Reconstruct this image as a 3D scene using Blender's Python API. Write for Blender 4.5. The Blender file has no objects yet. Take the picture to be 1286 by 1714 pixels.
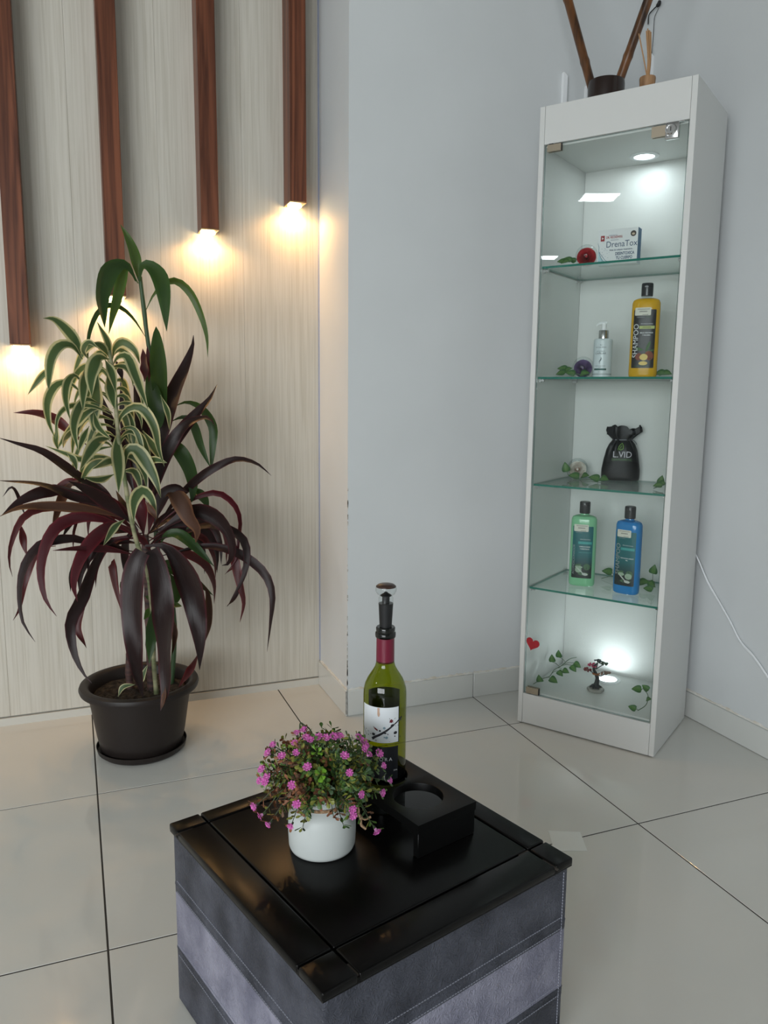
import bpy, bmesh, math, random
from math import sin, cos, pi, radians, sqrt, atan2
from mathutils import Vector, Matrix

random.seed(7)
scene = bpy.context.scene
COL = scene.collection

# ------------------------------------------------------------------ camera
CAM_F, YAW, PITCH, ROLL, CAM_H = 1308.39, 0.379564, 0.153786, 0.009883, 1.01849
CXP, CYP = 643.0, 857.0
_w = Vector((sin(YAW)*cos(PITCH), cos(YAW)*cos(PITCH), -sin(PITCH)))
_r0 = Vector((cos(YAW), -sin(YAW), 0))
_u0 = _r0.cross(_w)
_r = cos(ROLL)*_r0 + sin(ROLL)*_u0
_u = -sin(ROLL)*_r0 + cos(ROLL)*_u0
CAM = Vector((0, 0, CAM_H))
cam_data = bpy.data.cameras.new('camera')
cam_data.sensor_fit = 'VERTICAL'
cam_data.sensor_height = 36.0
cam_data.lens = 36.0*CAM_F/1714.0
cam_data.clip_start = 0.02
cam = bpy.data.objects.new('camera', cam_data)
COL.objects.link(cam)
m3 = Matrix((_r, _u, -_w)).transposed()
cam.matrix_world = Matrix.Translation(CAM) @ m3.to_4x4()
scene.camera = cam

# ------------------------------------------------------------------ world, daylight, exposure
world = bpy.data.worlds.new('world')
scene.world = world
world.use_nodes = True
bg = world.node_tree.nodes['Background']
bg.inputs[0].default_value = (0.84, 0.92, 1.0, 1)
bg.inputs[1].default_value = 0.45
try:
    scene.cycles.transparent_max_bounces = 32
    scene.cycles.max_bounces = 10
    scene.cycles.sample_clamp_indirect = 6.0
except Exception:
    pass
scene.view_settings.view_transform = 'Standard'
scene.view_settings.look = 'None'
scene.view_settings.gamma = 1.0
scene.view_settings.use_curve_mapping = False
scene.view_settings.exposure = 0.22


def area(name, loc, target, sx, sy, power, color):
    ld = bpy.data.lights.new(name, 'AREA')
    ld.shape = 'RECTANGLE'
    ld.size, ld.size_y, ld.energy, ld.color = sx, sy, power, color
    o = bpy.data.objects.new(name, ld)
    COL.objects.link(o)
    o.location = loc
    o.rotation_euler = (Vector(target)-Vector(loc)).to_track_quat('-Z', 'Y').to_euler()
    return o


# daylight entering through the shop window behind the photographer
area('window_daylight', (-3.6, -3.25, 1.55), (-2.3, -1.65, 0.0), 4.6, 2.0, 262, (0.93, 0.98, 1.0))

# ------------------------------------------------------------------ helpers
def ray(px, py):
    return (px-CXP)/CAM_F*_r - (py-CYP)/CAM_F*_u + _w


def at_y(px, py, Y):
    d = ray(px, py)
    return CAM + d*(Y/d.y)


def at_z(px, py, z):
    d = ray(px, py)
    return CAM + d*((z-CAM_H)/d.z)


def setp(o, label=None, cat=None, group=None, kind=None):
    if label: o['label'] = label
    if cat: o['category'] = cat
    if group: o['group'] = group
    if kind: o['kind'] = kind
    return o


def empty(name, loc=(0, 0, 0), rz=0.0, label=None, cat=None, group=None):
    o = bpy.data.objects.new(name, None)
    o.empty_display_size = 0.05
    COL.objects.link(o)
    o.location = loc
    o.rotation_euler = (0, 0, rz)
    return setp(o, label, cat, group)


class MB:
    """collects geometry for ONE mesh object"""
    def __init__(self):
        self.v, self.f, self.m, self.uv = [], [], [], {}

    def quadgrid(self, rows, mat=0, closed_u=False, closed_v=False, uv=False):
        b = len(self.v)
        nr, nc = len(rows), len(rows[0])
        for r in rows:
            self.v += [tuple(p) for p in r]
        for i in range(nr if closed_v else nr-1):
            for j in range(nc if closed_u else nc-1):
                i2, j2 = (i+1) % nr, (j+1) % nc
                f = (b+i*nc+j, b+i*nc+j2, b+i2*nc+j2, b+i2*nc+j)
                if uv:
                    self.uv[len(self.f)] = ((j/(nc-1), i/(nr-1)), ((j+1)/(nc-1), i/(nr-1)),
                                            ((j+1)/(nc-1), (i+1)/(nr-1)), (j/(nc-1), (i+1)/(nr-1)))
                self.f.append(f)
                self.m.append(mat)
        return b

    def face(self, pts, mat=0):
        b = len(self.v)
        self.v += [tuple(p) for p in pts]
        self.f.append(tuple(range(b, b+len(pts))))
        self.m.append(mat)

    def box(self, x0, x1, y0, y1, z0, z1, mat=0, M=None):
        b = len(self.v)
        P = [(x0, y0, z0), (x1, y0, z0), (x1, y1, z0), (x0, y1, z0), (x0, y0, z1), (x1, y0, z1), (x1, y1, z1), (x0, y1, z1)]
        if M is not None:
            P = [tuple(M @ Vector(p)) for p in P]
        self.v += P
        for f in ((0, 3, 2, 1), (4, 5, 6, 7), (0, 1, 5, 4), (1, 2, 6, 5), (2, 3, 7, 6), (3, 0, 4, 7)):
            self.f.append(tuple(b+i for i in f))
            self.m.append(mat)

    def prism(self, poly, z0, z1, mat=0):
        b = len(self.v)
        n = len(poly)
        self.v += [(x, y, z0) for x, y in poly]+[(x, y, z1) for x, y in poly]
        self.f.append(tuple(b+i for i in reversed(range(n))))
        self.f.append(tuple(b+n+i for i in range(n)))
        self.m += [mat, mat]
        for i in range(n):
            j = (i+1) % n
            self.f.append((b+i, b+j, b+n+j, b+n+i))
            self.m.append(mat)

    def lathe(self, prof, n=32, c=(0, 0), sx=1.0, sy=1.0, mat=0, cap0=True, cap1=True, power=2.0):
        def ring(r, z):
            out = []
            for k in range(n):
                a = 2*pi*k/n
                ca, sa = cos(a), sin(a)
                ex = 2.0/power
                x = abs(ca)**ex*(1 if ca >= 0 else -1)
                y = abs(sa)**ex*(1 if sa >= 0 else -1)
                out.append((c[0]+r*sx*x, c[1]+r*sy*y, z))
            return out
        rows = [ring(r, z) for r, z in prof]
        b = self.quadgrid(rows, mat, closed_u=True)
        if cap0:
            self.f.append(tuple(b+i for i in reversed(range(n))))
            self.m.append(mat)
        if cap1:
            o = b+(len(prof)-1)*n
            self.f.append(tuple(o+i for i in range(n)))
            self.m.append(mat)

    def tube(self, pts, rad, n=8, mat=0, caps=True):
        pts = [Vector(p) for p in pts]
        if not isinstance(rad, (list, tuple)):
            rad = [rad]*len(pts)
        rows = []
        up = None
        for i, p in enumerate(pts):
            t = (pts[min(i+1, len(pts)-1)]-pts[max(i-1, 0)])
            t = t.normalized() if t.length > 1e-9 else Vector((0, 0, 1))
            if up is None:
                a = Vector((1, 0, 0)) if abs(t.x) < 0.8 else Vector((0, 1, 0))
                up = (a - t*a.dot(t)).normalized()
            else:
                up = (up - t*up.dot(t)).normalized()
            s = t.cross(up)
            rows.append([p+rad[i]*(cos(2*pi*k/n)*up+sin(2*pi*k/n)*s) for k in range(n)])
        b = self.quadgrid(rows, mat, closed_u=True)
        if caps:
            self.f.append(tuple(b+i for i in reversed(range(n))))
            o = b+(len(rows)-1)*n
            self.f.append(tuple(o+i for i in range(n)))
            self.m += [mat, mat]

    def mesh(self, name, mats, smooth=None):
        me = bpy.data.meshes.new(name)
        me.from_pydata(self.v, [], self.f)
        if not isinstance(mats, (list, tuple)):
            mats = [mats]
        for m in mats:
            me.materials.append(m)
        for p, mi in zip(me.polygons, self.m):
            p.material_index = mi
        if self.uv:
            lay = me.uv_layers.new(name='UVMap')
            for fi, c in self.uv.items():
                for li, q in zip(me.polygons[fi].loop_indices, c):
                    lay.data[li].uv = q
        if smooth is not None:
            for p in me.polygons:
                p.use_smooth = True
            me.set_sharp_from_angle(angle=radians(smooth))
        me.update()
        return me

    def build(self, name, mats, parent=None, smooth=None, loc=None, rz=None):
        return link(name, self.mesh(name, mats, smooth), parent, loc, rz)


def link(name, me, parent=None, loc=None, rz=None):
    o = bpy.data.objects.new(name, me)
    COL.objects.link(o)
    if parent is not None:
        o.parent = parent
    if loc is not None:
        o.location = loc
    if rz is not None:
        o.rotation_euler = (0, 0, rz)
    return o


def bevel_box_mesh(name, x0, x1, y0, y1, z0, z1, bev, mat, seg=2, only=None):
    bm = bmesh.new()
    bmesh.ops.create_cube(bm, size=1)
    for v in bm.verts:
        v.co = Vector(((x0+x1)/2+v.co.x*(x1-x0), (y0+y1)/2+v.co.y*(y1-y0), (z0+z1)/2+v.co.z*(z1-z0)))
    ed = list(bm.edges)
    if only == 'top':
        ed = [e for e in bm.edges if all(v.co.z > (z0+z1)/2 for v in e.verts)]
    if only == 'vertical':
        ed = [e for e in bm.edges if abs(e.verts[0].co.z-e.verts[1].co.z) > 1e-6]
    bmesh.ops.bevel(bm, geom=ed, offset=bev, segments=seg, affect='EDGES', profile=0.5)
    me = bpy.data.meshes.new(name)
    bm.to_mesh(me)
    bm.free()
    me.materials.append(mat)
    for p in me.polygons:
        p.use_smooth = True
    me.set_sharp_from_angle(angle=radians(40))
    return me


def bbox_obj(name, x0, x1, y0, y1, z0, z1, bev, mat, parent=None, seg=2, only=None):
    return link(name, bevel_box_mesh(name, x0, x1, y0, y1, z0, z1, bev, mat, seg, only), parent)


def catmull(pts, n):
    pts = [Vector(p) for p in pts]
    P = [2*pts[0]-pts[1]]+pts+[2*pts[-1]-pts[-2]]
    segs = len(pts)-1
    out = []
    for k in range(n+1):
        s = k/n*segs
        i = min(int(s), segs-1)
        t = s-i
        a, b, c, d = P[i], P[i+1], P[i+2], P[i+3]
        out.append(0.5*((2*b)+(c-a)*t+(2*a-5*b+4*c-d)*t*t+(3*b-3*c+d-a)*t**3))
    return out


def arclen(pts, n):
    """resample a polyline to n+1 evenly spaced points"""
    d = [0.0]
    for a, b in zip(pts, pts[1:]):
        d.append(d[-1]+(b-a).length)
    out, j = [], 0
    for k in range(n+1):
        s = d[-1]*k/n
        while j < len(d)-2 and d[j+1] < s:
            j += 1
        t = 0 if d[j+1] == d[j] else (s-d[j])/(d[j+1]-d[j])
        out.append(pts[j].lerp(pts[j+1], min(max(t, 0), 1)))
    return out


def text_obj(name, body, size, mapfn, mat, parent, align='CENTER', rot=0.0, spacing=1.0, sxf=1.0, bold=0.0, fine=False):
    cu = bpy.data.curves.new(name, 'FONT')
    cu.body = body
    cu.size = size
    cu.align_x = align
    cu.align_y = 'CENTER'
    cu.space_character = spacing
    cu.resolution_u = 3
    cu.offset = bold
    ob = bpy.data.objects.new(name, cu)
    COL.objects.link(ob)
    dg = bpy.context.evaluated_depsgraph_get()
    dg.update()
    me = bpy.data.meshes.new_from_object(ob.evaluated_get(dg))
    bpy.data.objects.remove(ob)
    bpy.data.curves.remove(cu)
    if fine:                                      # enough vertices to follow a curved surface
        bm_ = bmesh.new()
        bm_.from_mesh(me)
        bmesh.ops.triangulate(bm_, faces=bm_.faces)
        bmesh.ops.subdivide_edges(bm_, edges=[e for e in bm_.edges if e.calc_length() > size*0.12], cuts=3)
        bm_.to_mesh(me)
        bm_.free()
    c, s = cos(rot), sin(rot)
    for v in me.vertices:
        x, y = v.co.x*sxf, v.co.y
        v.co = Vector(mapfn(c*x-s*y, s*x+c*y))
    me.materials.clear()
    me.materials.append(mat)
    me.name = name
    return link(name, me, parent)


# ------------------------------------------------------------------ materials
def srgb(r, g, b):
    f = lambda c: (c/255/12.92) if c/255 <= 0.04045 else ((c/255+0.055)/1.055)**2.4
    return (f(r), f(g), f(b), 1)


MATS = {}


def mat(name, col, rough=0.5, metal=0.0, spec=0.5, **kw):
    if name in MATS:
        return MATS[name]
    m = bpy.data.materials.new(name)
    m.use_nodes = True
    nt = m.node_tree
    b = nt.nodes['Principled BSDF']
    b.inputs['Base Color'].default_value = col
    b.inputs['Roughness'].default_value = rough
    b.inputs['Metallic'].default_value = metal
    b.inputs['Specular IOR Level'].default_value = spec
    for k, v in kw.items():
        b.inputs[k].default_value = v
    MATS[name] = m
    return m


def nodes(m):
    return m.node_tree.nodes, m.node_tree.links, m.node_tree.nodes['Principled BSDF']


def noise_mix(m, c1, c2, scale=(1, 1, 1), nscale=5.0, detail=4, lo=0.35, hi=0.65, bump=0.0, bdist=0.002, coord='Object', rot=(0, 0, 0)):
    N, L, b = nodes(m)
    tc = N.new('ShaderNodeTexCoord')
    mp = N.new('ShaderNodeMapping')
    mp.inputs['Scale'].default_value = scale
    mp.inputs['Rotation'].default_value = rot
    nz = N.new('ShaderNodeTexNoise')
    nz.inputs['Scale'].default_value = nscale
    nz.inputs['Detail'].default_value = detail
    rp = N.new('ShaderNodeValToRGB')
    rp.color_ramp.elements[0].position, rp.color_ramp.elements[1].position = lo, hi
    rp.color_ramp.elements[0].color, rp.color_ramp.elements[1].color = c1, c2
    L.new(tc.outputs[coord], mp.inputs[0])
    L.new(mp.outputs[0], nz.inputs['Vector'])
    L.new(nz.outputs['Fac'], rp.inputs[0])
    L.new(rp.outputs[0], b.inputs['Base Color'])
    if bump:
        bp = N.new('ShaderNodeBump')
        bp.inputs['Strength'].default_value = bump
        bp.inputs['Distance'].default_value = bdist
        L.new(nz.outputs['Fac'], bp.inputs['Height'])
        L.new(bp.outputs[0], b.inputs['Normal'])
    return nz, rp


def emit(name, col, strength):
    m = bpy.data.materials.new(name)
    m.use_nodes = True
    N = m.node_tree.nodes
    N.clear()
    e = N.new('ShaderNodeEmission')
    e.inputs[0].default_value, e.inputs[1].default_value = col, strength
    o = N.new('ShaderNodeOutputMaterial')
    m.node_tree.links.new(e.outputs[0], o.inputs[0])
    MATS[name] = m
    return m


def thin_glass(name, tint, ior=1.45, rough=0.0, fac_add=0.0):
    m = bpy.data.materials.new(name)
    m.use_nodes = True
    N, L = m.node_tree.nodes, m.node_tree.links
    N.clear()
    t = N.new('ShaderNodeBsdfTransparent')
    t.inputs[0].default_value = tint
    g = N.new('ShaderNodeBsdfGlossy')
    g.inputs['Roughness'].default_value = rough
    fr = N.new('ShaderNodeFresnel')
    ge = N.new('ShaderNodeNewGeometry')          # same reflectance on both faces of the sheet
    io = N.new('ShaderNodeMath')
    io.operation = 'MULTIPLY_ADD'
    io.inputs[1].default_value = 1.0/ior-ior
    io.inputs[2].default_value = ior
    L.new(ge.outputs['Backfacing'], io.inputs[0])
    L.new(io.outputs[0], fr.inputs[0])
    mx = N.new('ShaderNodeMixShader')
    o = N.new('ShaderNodeOutputMaterial')
    L.new(fr.outputs[0], mx.inputs[0])
    L.new(t.outputs[0], mx.inputs[1])
    L.new(g.outputs[0], mx.inputs[2])
    L.new(mx.outputs[0], o.inputs[0])
    MATS[name] = m
    return m


# wall paint: white, faint blotches
M_WALL = mat('wall_paint', srgb(222, 226, 228), 0.65, spec=0.25)
noise_mix(M_WALL, srgb(206, 209, 210), srgb(213, 216, 217), nscale=2.2, detail=6, lo=0.3, hi=0.7, bump=0.04, bdist=0.004)
M_CEIL = mat('ceiling_paint', srgb(150, 151, 150), 0.8, spec=0.2)
M_PLASTER = mat('rough_plaster', srgb(222, 214, 200), 0.85, spec=0.2)
noise_mix(M_PLASTER, srgb(212, 204, 190), srgb(226, 224, 218), nscale=40, detail=5, bump=0.6, bdist=0.004)
# porcelain floor tile
M_TILE = mat('porcelain_tile', srgb(216, 212, 203), 0.09, spec=0.5)
noise_mix(M_TILE, srgb(210, 209, 203), srgb(219, 218, 212), nscale=1.3, detail=5, lo=0.3, hi=0.7)
M_GROUT = mat('grout', srgb(58, 54, 50), 0.9)
M_BASEB = mat('baseboard_tile', srgb(206, 207, 203), 0.22, spec=0.5)
noise_mix(M_BASEB, srgb(202, 203, 199), srgb(211, 212, 208), nscale=3, detail=4)
M_CHIP = mat('chipped_edge', srgb(150, 148, 142), 0.9)
noise_mix(M_CHIP, srgb(158, 156, 150), srgb(216, 214, 208), nscale=60, detail=3, bump=0.5, bdist=0.003)
# pale wood-look panel
M_PANEL = mat('pale_wood_panel', srgb(222, 218, 206), 0.45, spec=0.35)
_nz, _rp = noise_mix(M_PANEL, srgb(194, 188, 175), srgb(209, 204, 193), scale=(70, 1, 1.4), nscale=2.6, detail=6, lo=0.30, hi=0.60, bump=0.10, bdist=0.001)
_nz.inputs['Distortion'].default_value = 0.5
M_PTRIM = mat('panel_trim', srgb(206, 203, 194), 0.4)
M_ALU = mat('aluminium_trim', srgb(176, 184, 208), 0.3, metal=0.6)
# reddish brown wood
def wood(name, dark, light):
    m = mat(name, light, 0.4, spec=0.35)
    N, L, b = nodes(m)
    tc = N.new('ShaderNodeTexCoord')
    oi = N.new('ShaderNodeObjectInfo')
    mp = N.new('ShaderNodeMapping')
    mp.inputs['Scale'].default_value = (22, 22, 1.3)
    ad = N.new('ShaderNodeVectorMath')
    sc = N.new('ShaderNodeVectorMath')
    sc.operation = 'SCALE'
    L.new(oi.outputs['Location'], sc.inputs[0])
    sc.inputs['Scale'].default_value = 3.7
    L.new(tc.outputs['Object'], mp.inputs[0])
    L.new(mp.outputs[0], ad.inputs[0])
    L.new(sc.outputs[0], ad.inputs[1])
    nz = N.new('ShaderNodeTexNoise')
    nz.inputs['Scale'].default_value = 0.7
    nz.inputs['Detail'].default_value = 3
    nz.inputs['Distortion'].default_value = 0.6
    L.new(ad.outputs[0], nz.inputs['Vector'])
    mu = N.new('ShaderNodeMath')
    mu.operation = 'MULTIPLY'
    mu.inputs[1].default_value = 9.0
    L.new(nz.outputs['Fac'], mu.inputs[0])
    fr = N.new('ShaderNodeMath')
    fr.operation = 'PINGPONG'
    fr.inputs[1].default_value = 1.0
    L.new(mu.outputs[0], fr.inputs[0])
    n2 = N.new('ShaderNodeTexNoise')
    n2.inputs['Scale'].default_value = 6.0
    n2.inputs['Detail'].default_value = 6
    L.new(ad.outputs[0], n2.inputs['Vector'])
    av = N.new('ShaderNodeMath')
    av.operation = 'MULTIPLY_ADD'
    av.inputs[1].default_value = 0.55
    L.new(fr.outputs[0], av.inputs[0])
    hb = N.new('ShaderNodeMath')
    hb.operation = 'MULTIPLY'
    hb.inputs[1].default_value = 0.5
    L.new(n2.outputs['Fac'], hb.inputs[0])
    L.new(hb.outputs[0], av.inputs[2])
    rp = N.new('ShaderNodeValToRGB')
    rp.color_ramp.elements[0].position, rp.color_ramp.elements[1].position = 0.15, 0.75
    rp.color_ramp.elements[0].color, rp.color_ramp.elements[1].color = dark, light
    L.new(av.outputs[0], rp.inputs[0])
    L.new(rp.outputs[0], b.inputs['Base Color'])
    return m


M_WOOD = wood('walnut_slat', srgb(74, 41, 29), srgb(128, 77, 54))
M_GOLD = mat('brass_frame', srgb(190, 150, 110), 0.3, metal=0.8)
M_SOCK = mat('lamp_socket', srgb(120, 60, 45), 0.5)
M_WARM = emit('warm_bulb', (1.0, 0.70, 0.34, 1), 30)
M_COOL = emit('cool_led', (0.88, 0.97, 1.0, 1), 9)
M_PANEL_LED = emit('led_panel', (0.93, 0.98, 1.0, 1), 26)
# cabinet
M_MDF = mat('white_melamine', srgb(211, 212, 210), 0.42, spec=0.4)
M_MDF_EDGE = mat('white_edge_band', srgb(226, 227, 228), 0.4)
M_GLASS = thin_glass('door_glass', (0.965, 0.985, 0.978, 1), 1.38)
M_SHELF = thin_glass('shelf_glass', (0.93, 0.972, 0.956, 1), 1.45)
M_GEDGE = mat('glass_edge', srgb(30, 112, 98), 0.15, spec=0.6)
M_DEDGE = mat('door_glass_edge', srgb(120, 150, 146), 0.2, spec=0.6)
M_CHROME = mat('chrome', srgb(205, 205, 205), 0.18, metal=1.0)
M_NICKEL = mat('brushed_nickel', srgb(172, 160, 142), 0.38, metal=0.85)
M_RUBBER = mat('black_rubber', srgb(22, 22, 24), 0.6)
M_WPLASTIC = mat('white_plastic', srgb(238, 240, 242), 0.35)
M_CLEAR = thin_glass('clear_plastic', (0.93, 0.95, 0.95, 1), 1.35)
M_PAPERT = bpy.data.materials.new('translucent_tape')
M_PAPERT.use_nodes = True
_N, _L = M_PAPERT.node_tree.nodes, M_PAPERT.node_tree.links
_N['Principled BSDF'].inputs['Base Color'].default_value = srgb(236, 240, 236)
_N['Principled BSDF'].inputs['Roughness'].default_value = 0.5
_N['Principled BSDF'].inputs['Alpha'].default_value = 0.86
# ottoman
def leather(name, c1, c2):
    m = mat(name, c1, 0.55, spec=0.35)
    nz, rp = noise_mix(m, c1, c2, nscale=14, detail=8, lo=0.32, hi=0.68)
    N, L, b = nodes(m)
    tc = N.new('ShaderNodeTexCoord')
    n0 = N.new('ShaderNodeTexNoise')
    n0.inputs['Scale'].default_value = 30
    n0.inputs['Detail'].default_value = 3
    mx = N.new('ShaderNodeMixRGB')
    mx.inputs[0].default_value = 0.05
    vo = N.new('ShaderNodeTexVoronoi')
    vo.feature = 'DISTANCE_TO_EDGE'
    vo.inputs['Scale'].default_value = 170
    n2 = N.new('ShaderNodeTexNoise')
    n2.inputs['Scale'].default_value = 55
    n2.inputs['Detail'].default_value = 6
    L.new(tc.outputs['Object'], n0.inputs['Vector'])
    L.new(tc.outputs['Object'], mx.inputs[1])
    L.new(n0.outputs['Color'], mx.inputs[2])
    L.new(mx.outputs[0], vo.inputs['Vector'])
    L.new(tc.outputs['Object'], n2.inputs['Vector'])
    ma = N.new('ShaderNodeMath')
    ma.operation = 'MULTIPLY_ADD'
    ma.inputs[1].default_value = 0.8
    L.new(n2.outputs['Fac'], ma.inputs[0])
    L.new(vo.outputs['Distance'], ma.inputs[2])
    bp = N.new('ShaderNodeBump')
    bp.inputs['Strength'].default_value = 0.8
    bp.inputs['Distance'].default_value = 0.003
    L.new(ma.outputs[0], bp.inputs['Height'])
    L.new(bp.outputs[0], b.inputs['Normal'])
    return m


M_LDARK = leather('charcoal_leather', srgb(48, 50, 59), srgb(82, 84, 95))
M_LLIGHT = leather('lilac_grey_leather', srgb(108, 108, 126), srgb(150, 149, 166))
M_THREAD = mat('grey_thread', srgb(150, 152, 165), 0.7)
M_BLACKTOP = mat('black_lacquer', srgb(9, 8, 8), 0.26, spec=0.19)
M_BLACKTOP2 = mat('black_lacquer_worn', srgb(12, 11, 10), 0.3, spec=0.14)
M_SCUFF = mat('scuffed_wood', srgb(58, 52, 47), 0.7)
M_HOLDER = mat('black_painted_wood', srgb(9, 9, 9), 0.42, spec=0.16)
# vase and flowers
M_CERAMIC = mat('white_ceramic', srgb(203, 208, 206), 0.45, spec=0.35)
M_JUTE = mat('jute_twine', srgb(150, 120, 92), 0.9)
noise_mix(M_JUTE, srgb(120, 92, 66), srgb(180, 150, 118), nscale=300, detail=2)
M_LF = [mat('foliage_green', srgb(72, 102, 44), 0.5), mat('foliage_dark', srgb(54, 78, 46), 0.5), mat('foliage_olive', srgb(122, 126, 52), 0.5),
        mat('foliage_russet', srgb(138, 88, 60), 0.55), mat('foliage_brown', srgb(100, 72, 54), 0.55), mat('foliage_bright', srgb(112, 160, 46), 0.45)]
M_STEM = mat('stem_green', srgb(58, 72, 42), 0.6)
M_PINK = mat('pink_flower', srgb(206, 98, 176), 0.5)
M_PINK2 = mat('pale_pink_flower', srgb(222, 150, 205), 0.5)
# wine bottle
M_WINE = thin_glass('green_bottle_glass', (0.52, 0.57, 0.03, 1), 1.5)
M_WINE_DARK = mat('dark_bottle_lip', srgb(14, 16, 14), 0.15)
M_CAPS = mat('burgundy_foil', srgb(112, 16, 46), 0.38, spec=0.5)
M_LABELW = mat('white_label', srgb(228, 232, 236), 0.6)
M_LABELB = mat('black_label', srgb(14, 17, 24), 0.45)
M_BACKL = mat('dark_back_label', srgb(34, 38, 8), 0.8)
M_INK = mat('ink_black', srgb(38, 36, 44), 0.7)
M_INKRED = mat('ink_red', srgb(110, 26, 40), 0.7)
M_INKBLUE = mat('ink_blue', srgb(140, 166, 178), 0.7)
M_INKTAN = mat('ink_tan', srgb(202, 168, 146), 0.7)
M_LETTERW = mat('white_print', srgb(220, 222, 224), 0.6)
M_BROWNCAP = mat('brown_cap', srgb(62, 42, 36), 0.3)
# plant
M_POT = mat('brown_plastic_pot', srgb(38, 32, 30), 0.45, spec=0.3)
M_SOIL = mat('soil', srgb(44, 36, 30), 0.95)
noise_mix(M_SOIL, srgb(14, 11, 9), srgb(74, 64, 54), nscale=70, detail=6, lo=0.4, hi=0.75, bump=1.0, bdist=0.01)


def leaf_mat(name, centre, edge, e0, e1, rough=0.35, trans=0.25, vein=0.0, spec=0.45):
    """colour across the blade (uv x): centre colour, edge colour beyond e0..e1"""
    m = bpy.data.materials.new(name)
    m.use_nodes = True
    MATS[name] = m
    N, L, b = nodes(m)
    b.inputs['Roughness'].default_value = rough
    b.inputs['Specular IOR Level'].default_value = spec
    uv = N.new('ShaderNodeUVMap')
    uv.uv_map = 'UVMap'
    sp = N.new('ShaderNodeSeparateXYZ')
    L.new(uv.outputs[0], sp.inputs[0])
    a = N.new('ShaderNodeMath')
    a.operation = 'SUBTRACT'
    a.inputs[1].default_value = 0.5
    L.new(sp.outputs[0], a.inputs[0])
    ab = N.new('ShaderNodeMath')
    ab.operation = 'ABSOLUTE'
    L.new(a.outputs[0], ab.inputs[0])
    mp = N.new('ShaderNodeMapping')
    mp.inputs['Scale'].default_value = (26, 1.2, 1)
    L.new(uv.outputs[0], mp.inputs[0])
    nz = N.new('ShaderNodeTexNoise')
    nz.inputs['Scale'].default_value = 1.5
    nz.inputs['Detail'].default_value = 3
    L.new(mp.outputs[0], nz.inputs['Vector'])
    nm = N.new('ShaderNodeMath')
    nm.operation = 'MULTIPLY_ADD'
    nm.inputs[1].default_value = 0.16
    nm.inputs[2].default_value = -0.08
    L.new(nz.outputs['Fac'], nm.inputs[0])
    ad = N.new('ShaderNodeMath')
    L.new(ab.outputs[0], ad.inputs[0])
    L.new(nm.outputs[0], ad.inputs[1])
    rp = N.new('ShaderNodeValToRGB')
    rp.color_ramp.elements[0].position, rp.color_ramp.elements[1].position = e0, e1
    rp.color_ramp.elements[0].color, rp.color_ramp.elements[1].color = centre, edge
    L.new(ad.outputs[0], rp.inputs[0])
    L.new(rp.outputs[0], b.inputs['Base Color'])
    bp = N.new('ShaderNodeBump')
    bp.inputs['Strength'].default_value = 0.25
    bp.inputs['Distance'].default_value = 0.002
    L.new(nz.outputs['Fac'], bp.inputs['Height'])
    L.new(bp.outputs[0], b.inputs['Normal'])
    if trans:
        t = N.new('ShaderNodeBsdfTranslucent')
        L.new(rp.outputs[0], t.inputs[0])
        mx = N.new('ShaderNodeMixShader')
        mx.inputs[0].default_value = trans
        out = N['Material Output']
        L.new(b.outputs[0], mx.inputs[1])
        L.new(t.outputs[0], mx.inputs[2])
        L.new(mx.outputs[0], out.inputs[0])
    return m


ML = {
    'G': leaf_mat('leaf_green', srgb(46, 72, 32), srgb(54, 84, 36), 0.2, 0.5, trans=0.3),
    'Y': leaf_mat('leaf_lit_green', srgb(64, 88, 36), srgb(72, 104, 38), 0.2, 0.5, trans=0.3),  # lit copy of the plain green, light put into the colour
    'V': leaf_mat('leaf_variegated', srgb(80, 104, 66), srgb(208, 205, 158), 0.27, 0.36, trans=0.45),
    'B': leaf_mat('leaf_burgundy', srgb(40, 25, 25), srgb(76, 26, 34), 0.38, 0.5, rough=0.38, trans=0.12, spec=0.35),
    'M': leaf_mat('leaf_magenta', srgb(72, 22, 30), srgb(104, 30, 40), 0.3, 0.5, rough=0.35, trans=0.2),
    'R': leaf_mat('leaf_red_brown', srgb(76, 28, 30), srgb(112, 38, 38), 0.3, 0.5, rough=0.4, trans=0.2),
    'T': leaf_mat('leaf_dry_tan', srgb(80, 52, 38), srgb(122, 82, 54), 0.3, 0.5, rough=0.6, trans=0.15),
}
M_CANE = mat('cane_pale', srgb(168, 160, 128), 0.6)
noise_mix(M_CANE, srgb(92, 104, 66), srgb(158, 152, 120), scale=(1, 1, 14), nscale=3, detail=3)
M_CANEG = mat('cane_green', srgb(58, 82, 50), 0.5)
M_TRUNK = mat('burgundy_trunk', srgb(58, 34, 36), 0.7)
noise_mix(M_TRUNK, srgb(36, 24, 24), srgb(92, 62, 56), scale=(1, 1, 12), nscale=6, detail=3)
# cabinet goods
M_IVY = leaf_mat('ivy_leaf', srgb(76, 118, 62), srgb(52, 96, 50), 0.12, 0.4, trans=0.2)
M_IVYV = mat('ivy_vein', srgb(160, 182, 90), 0.6)
M_IVYST = mat('ivy_stem', srgb(74, 96, 70), 0.6)
M_GLITTER = mat('red_glitter', srgb(150, 14, 28), 0.45)
noise_mix(M_GLITTER, srgb(110, 6, 18), srgb(196, 34, 48), nscale=900, detail=2, lo=0.4, hi=0.62)

# ------------------------------------------------------------------ the setting
YW, YC, XC, XR = 2.515, 2.2235, 0.768, 1.788      # panel wall, white corner block face, block side, right wall
ZC = 2.7
XL, YF = -8.2, -3.0                               # far left wall, shop-window wall
TS, TX, TY = 0.6, 0.01635, 1.3856

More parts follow.
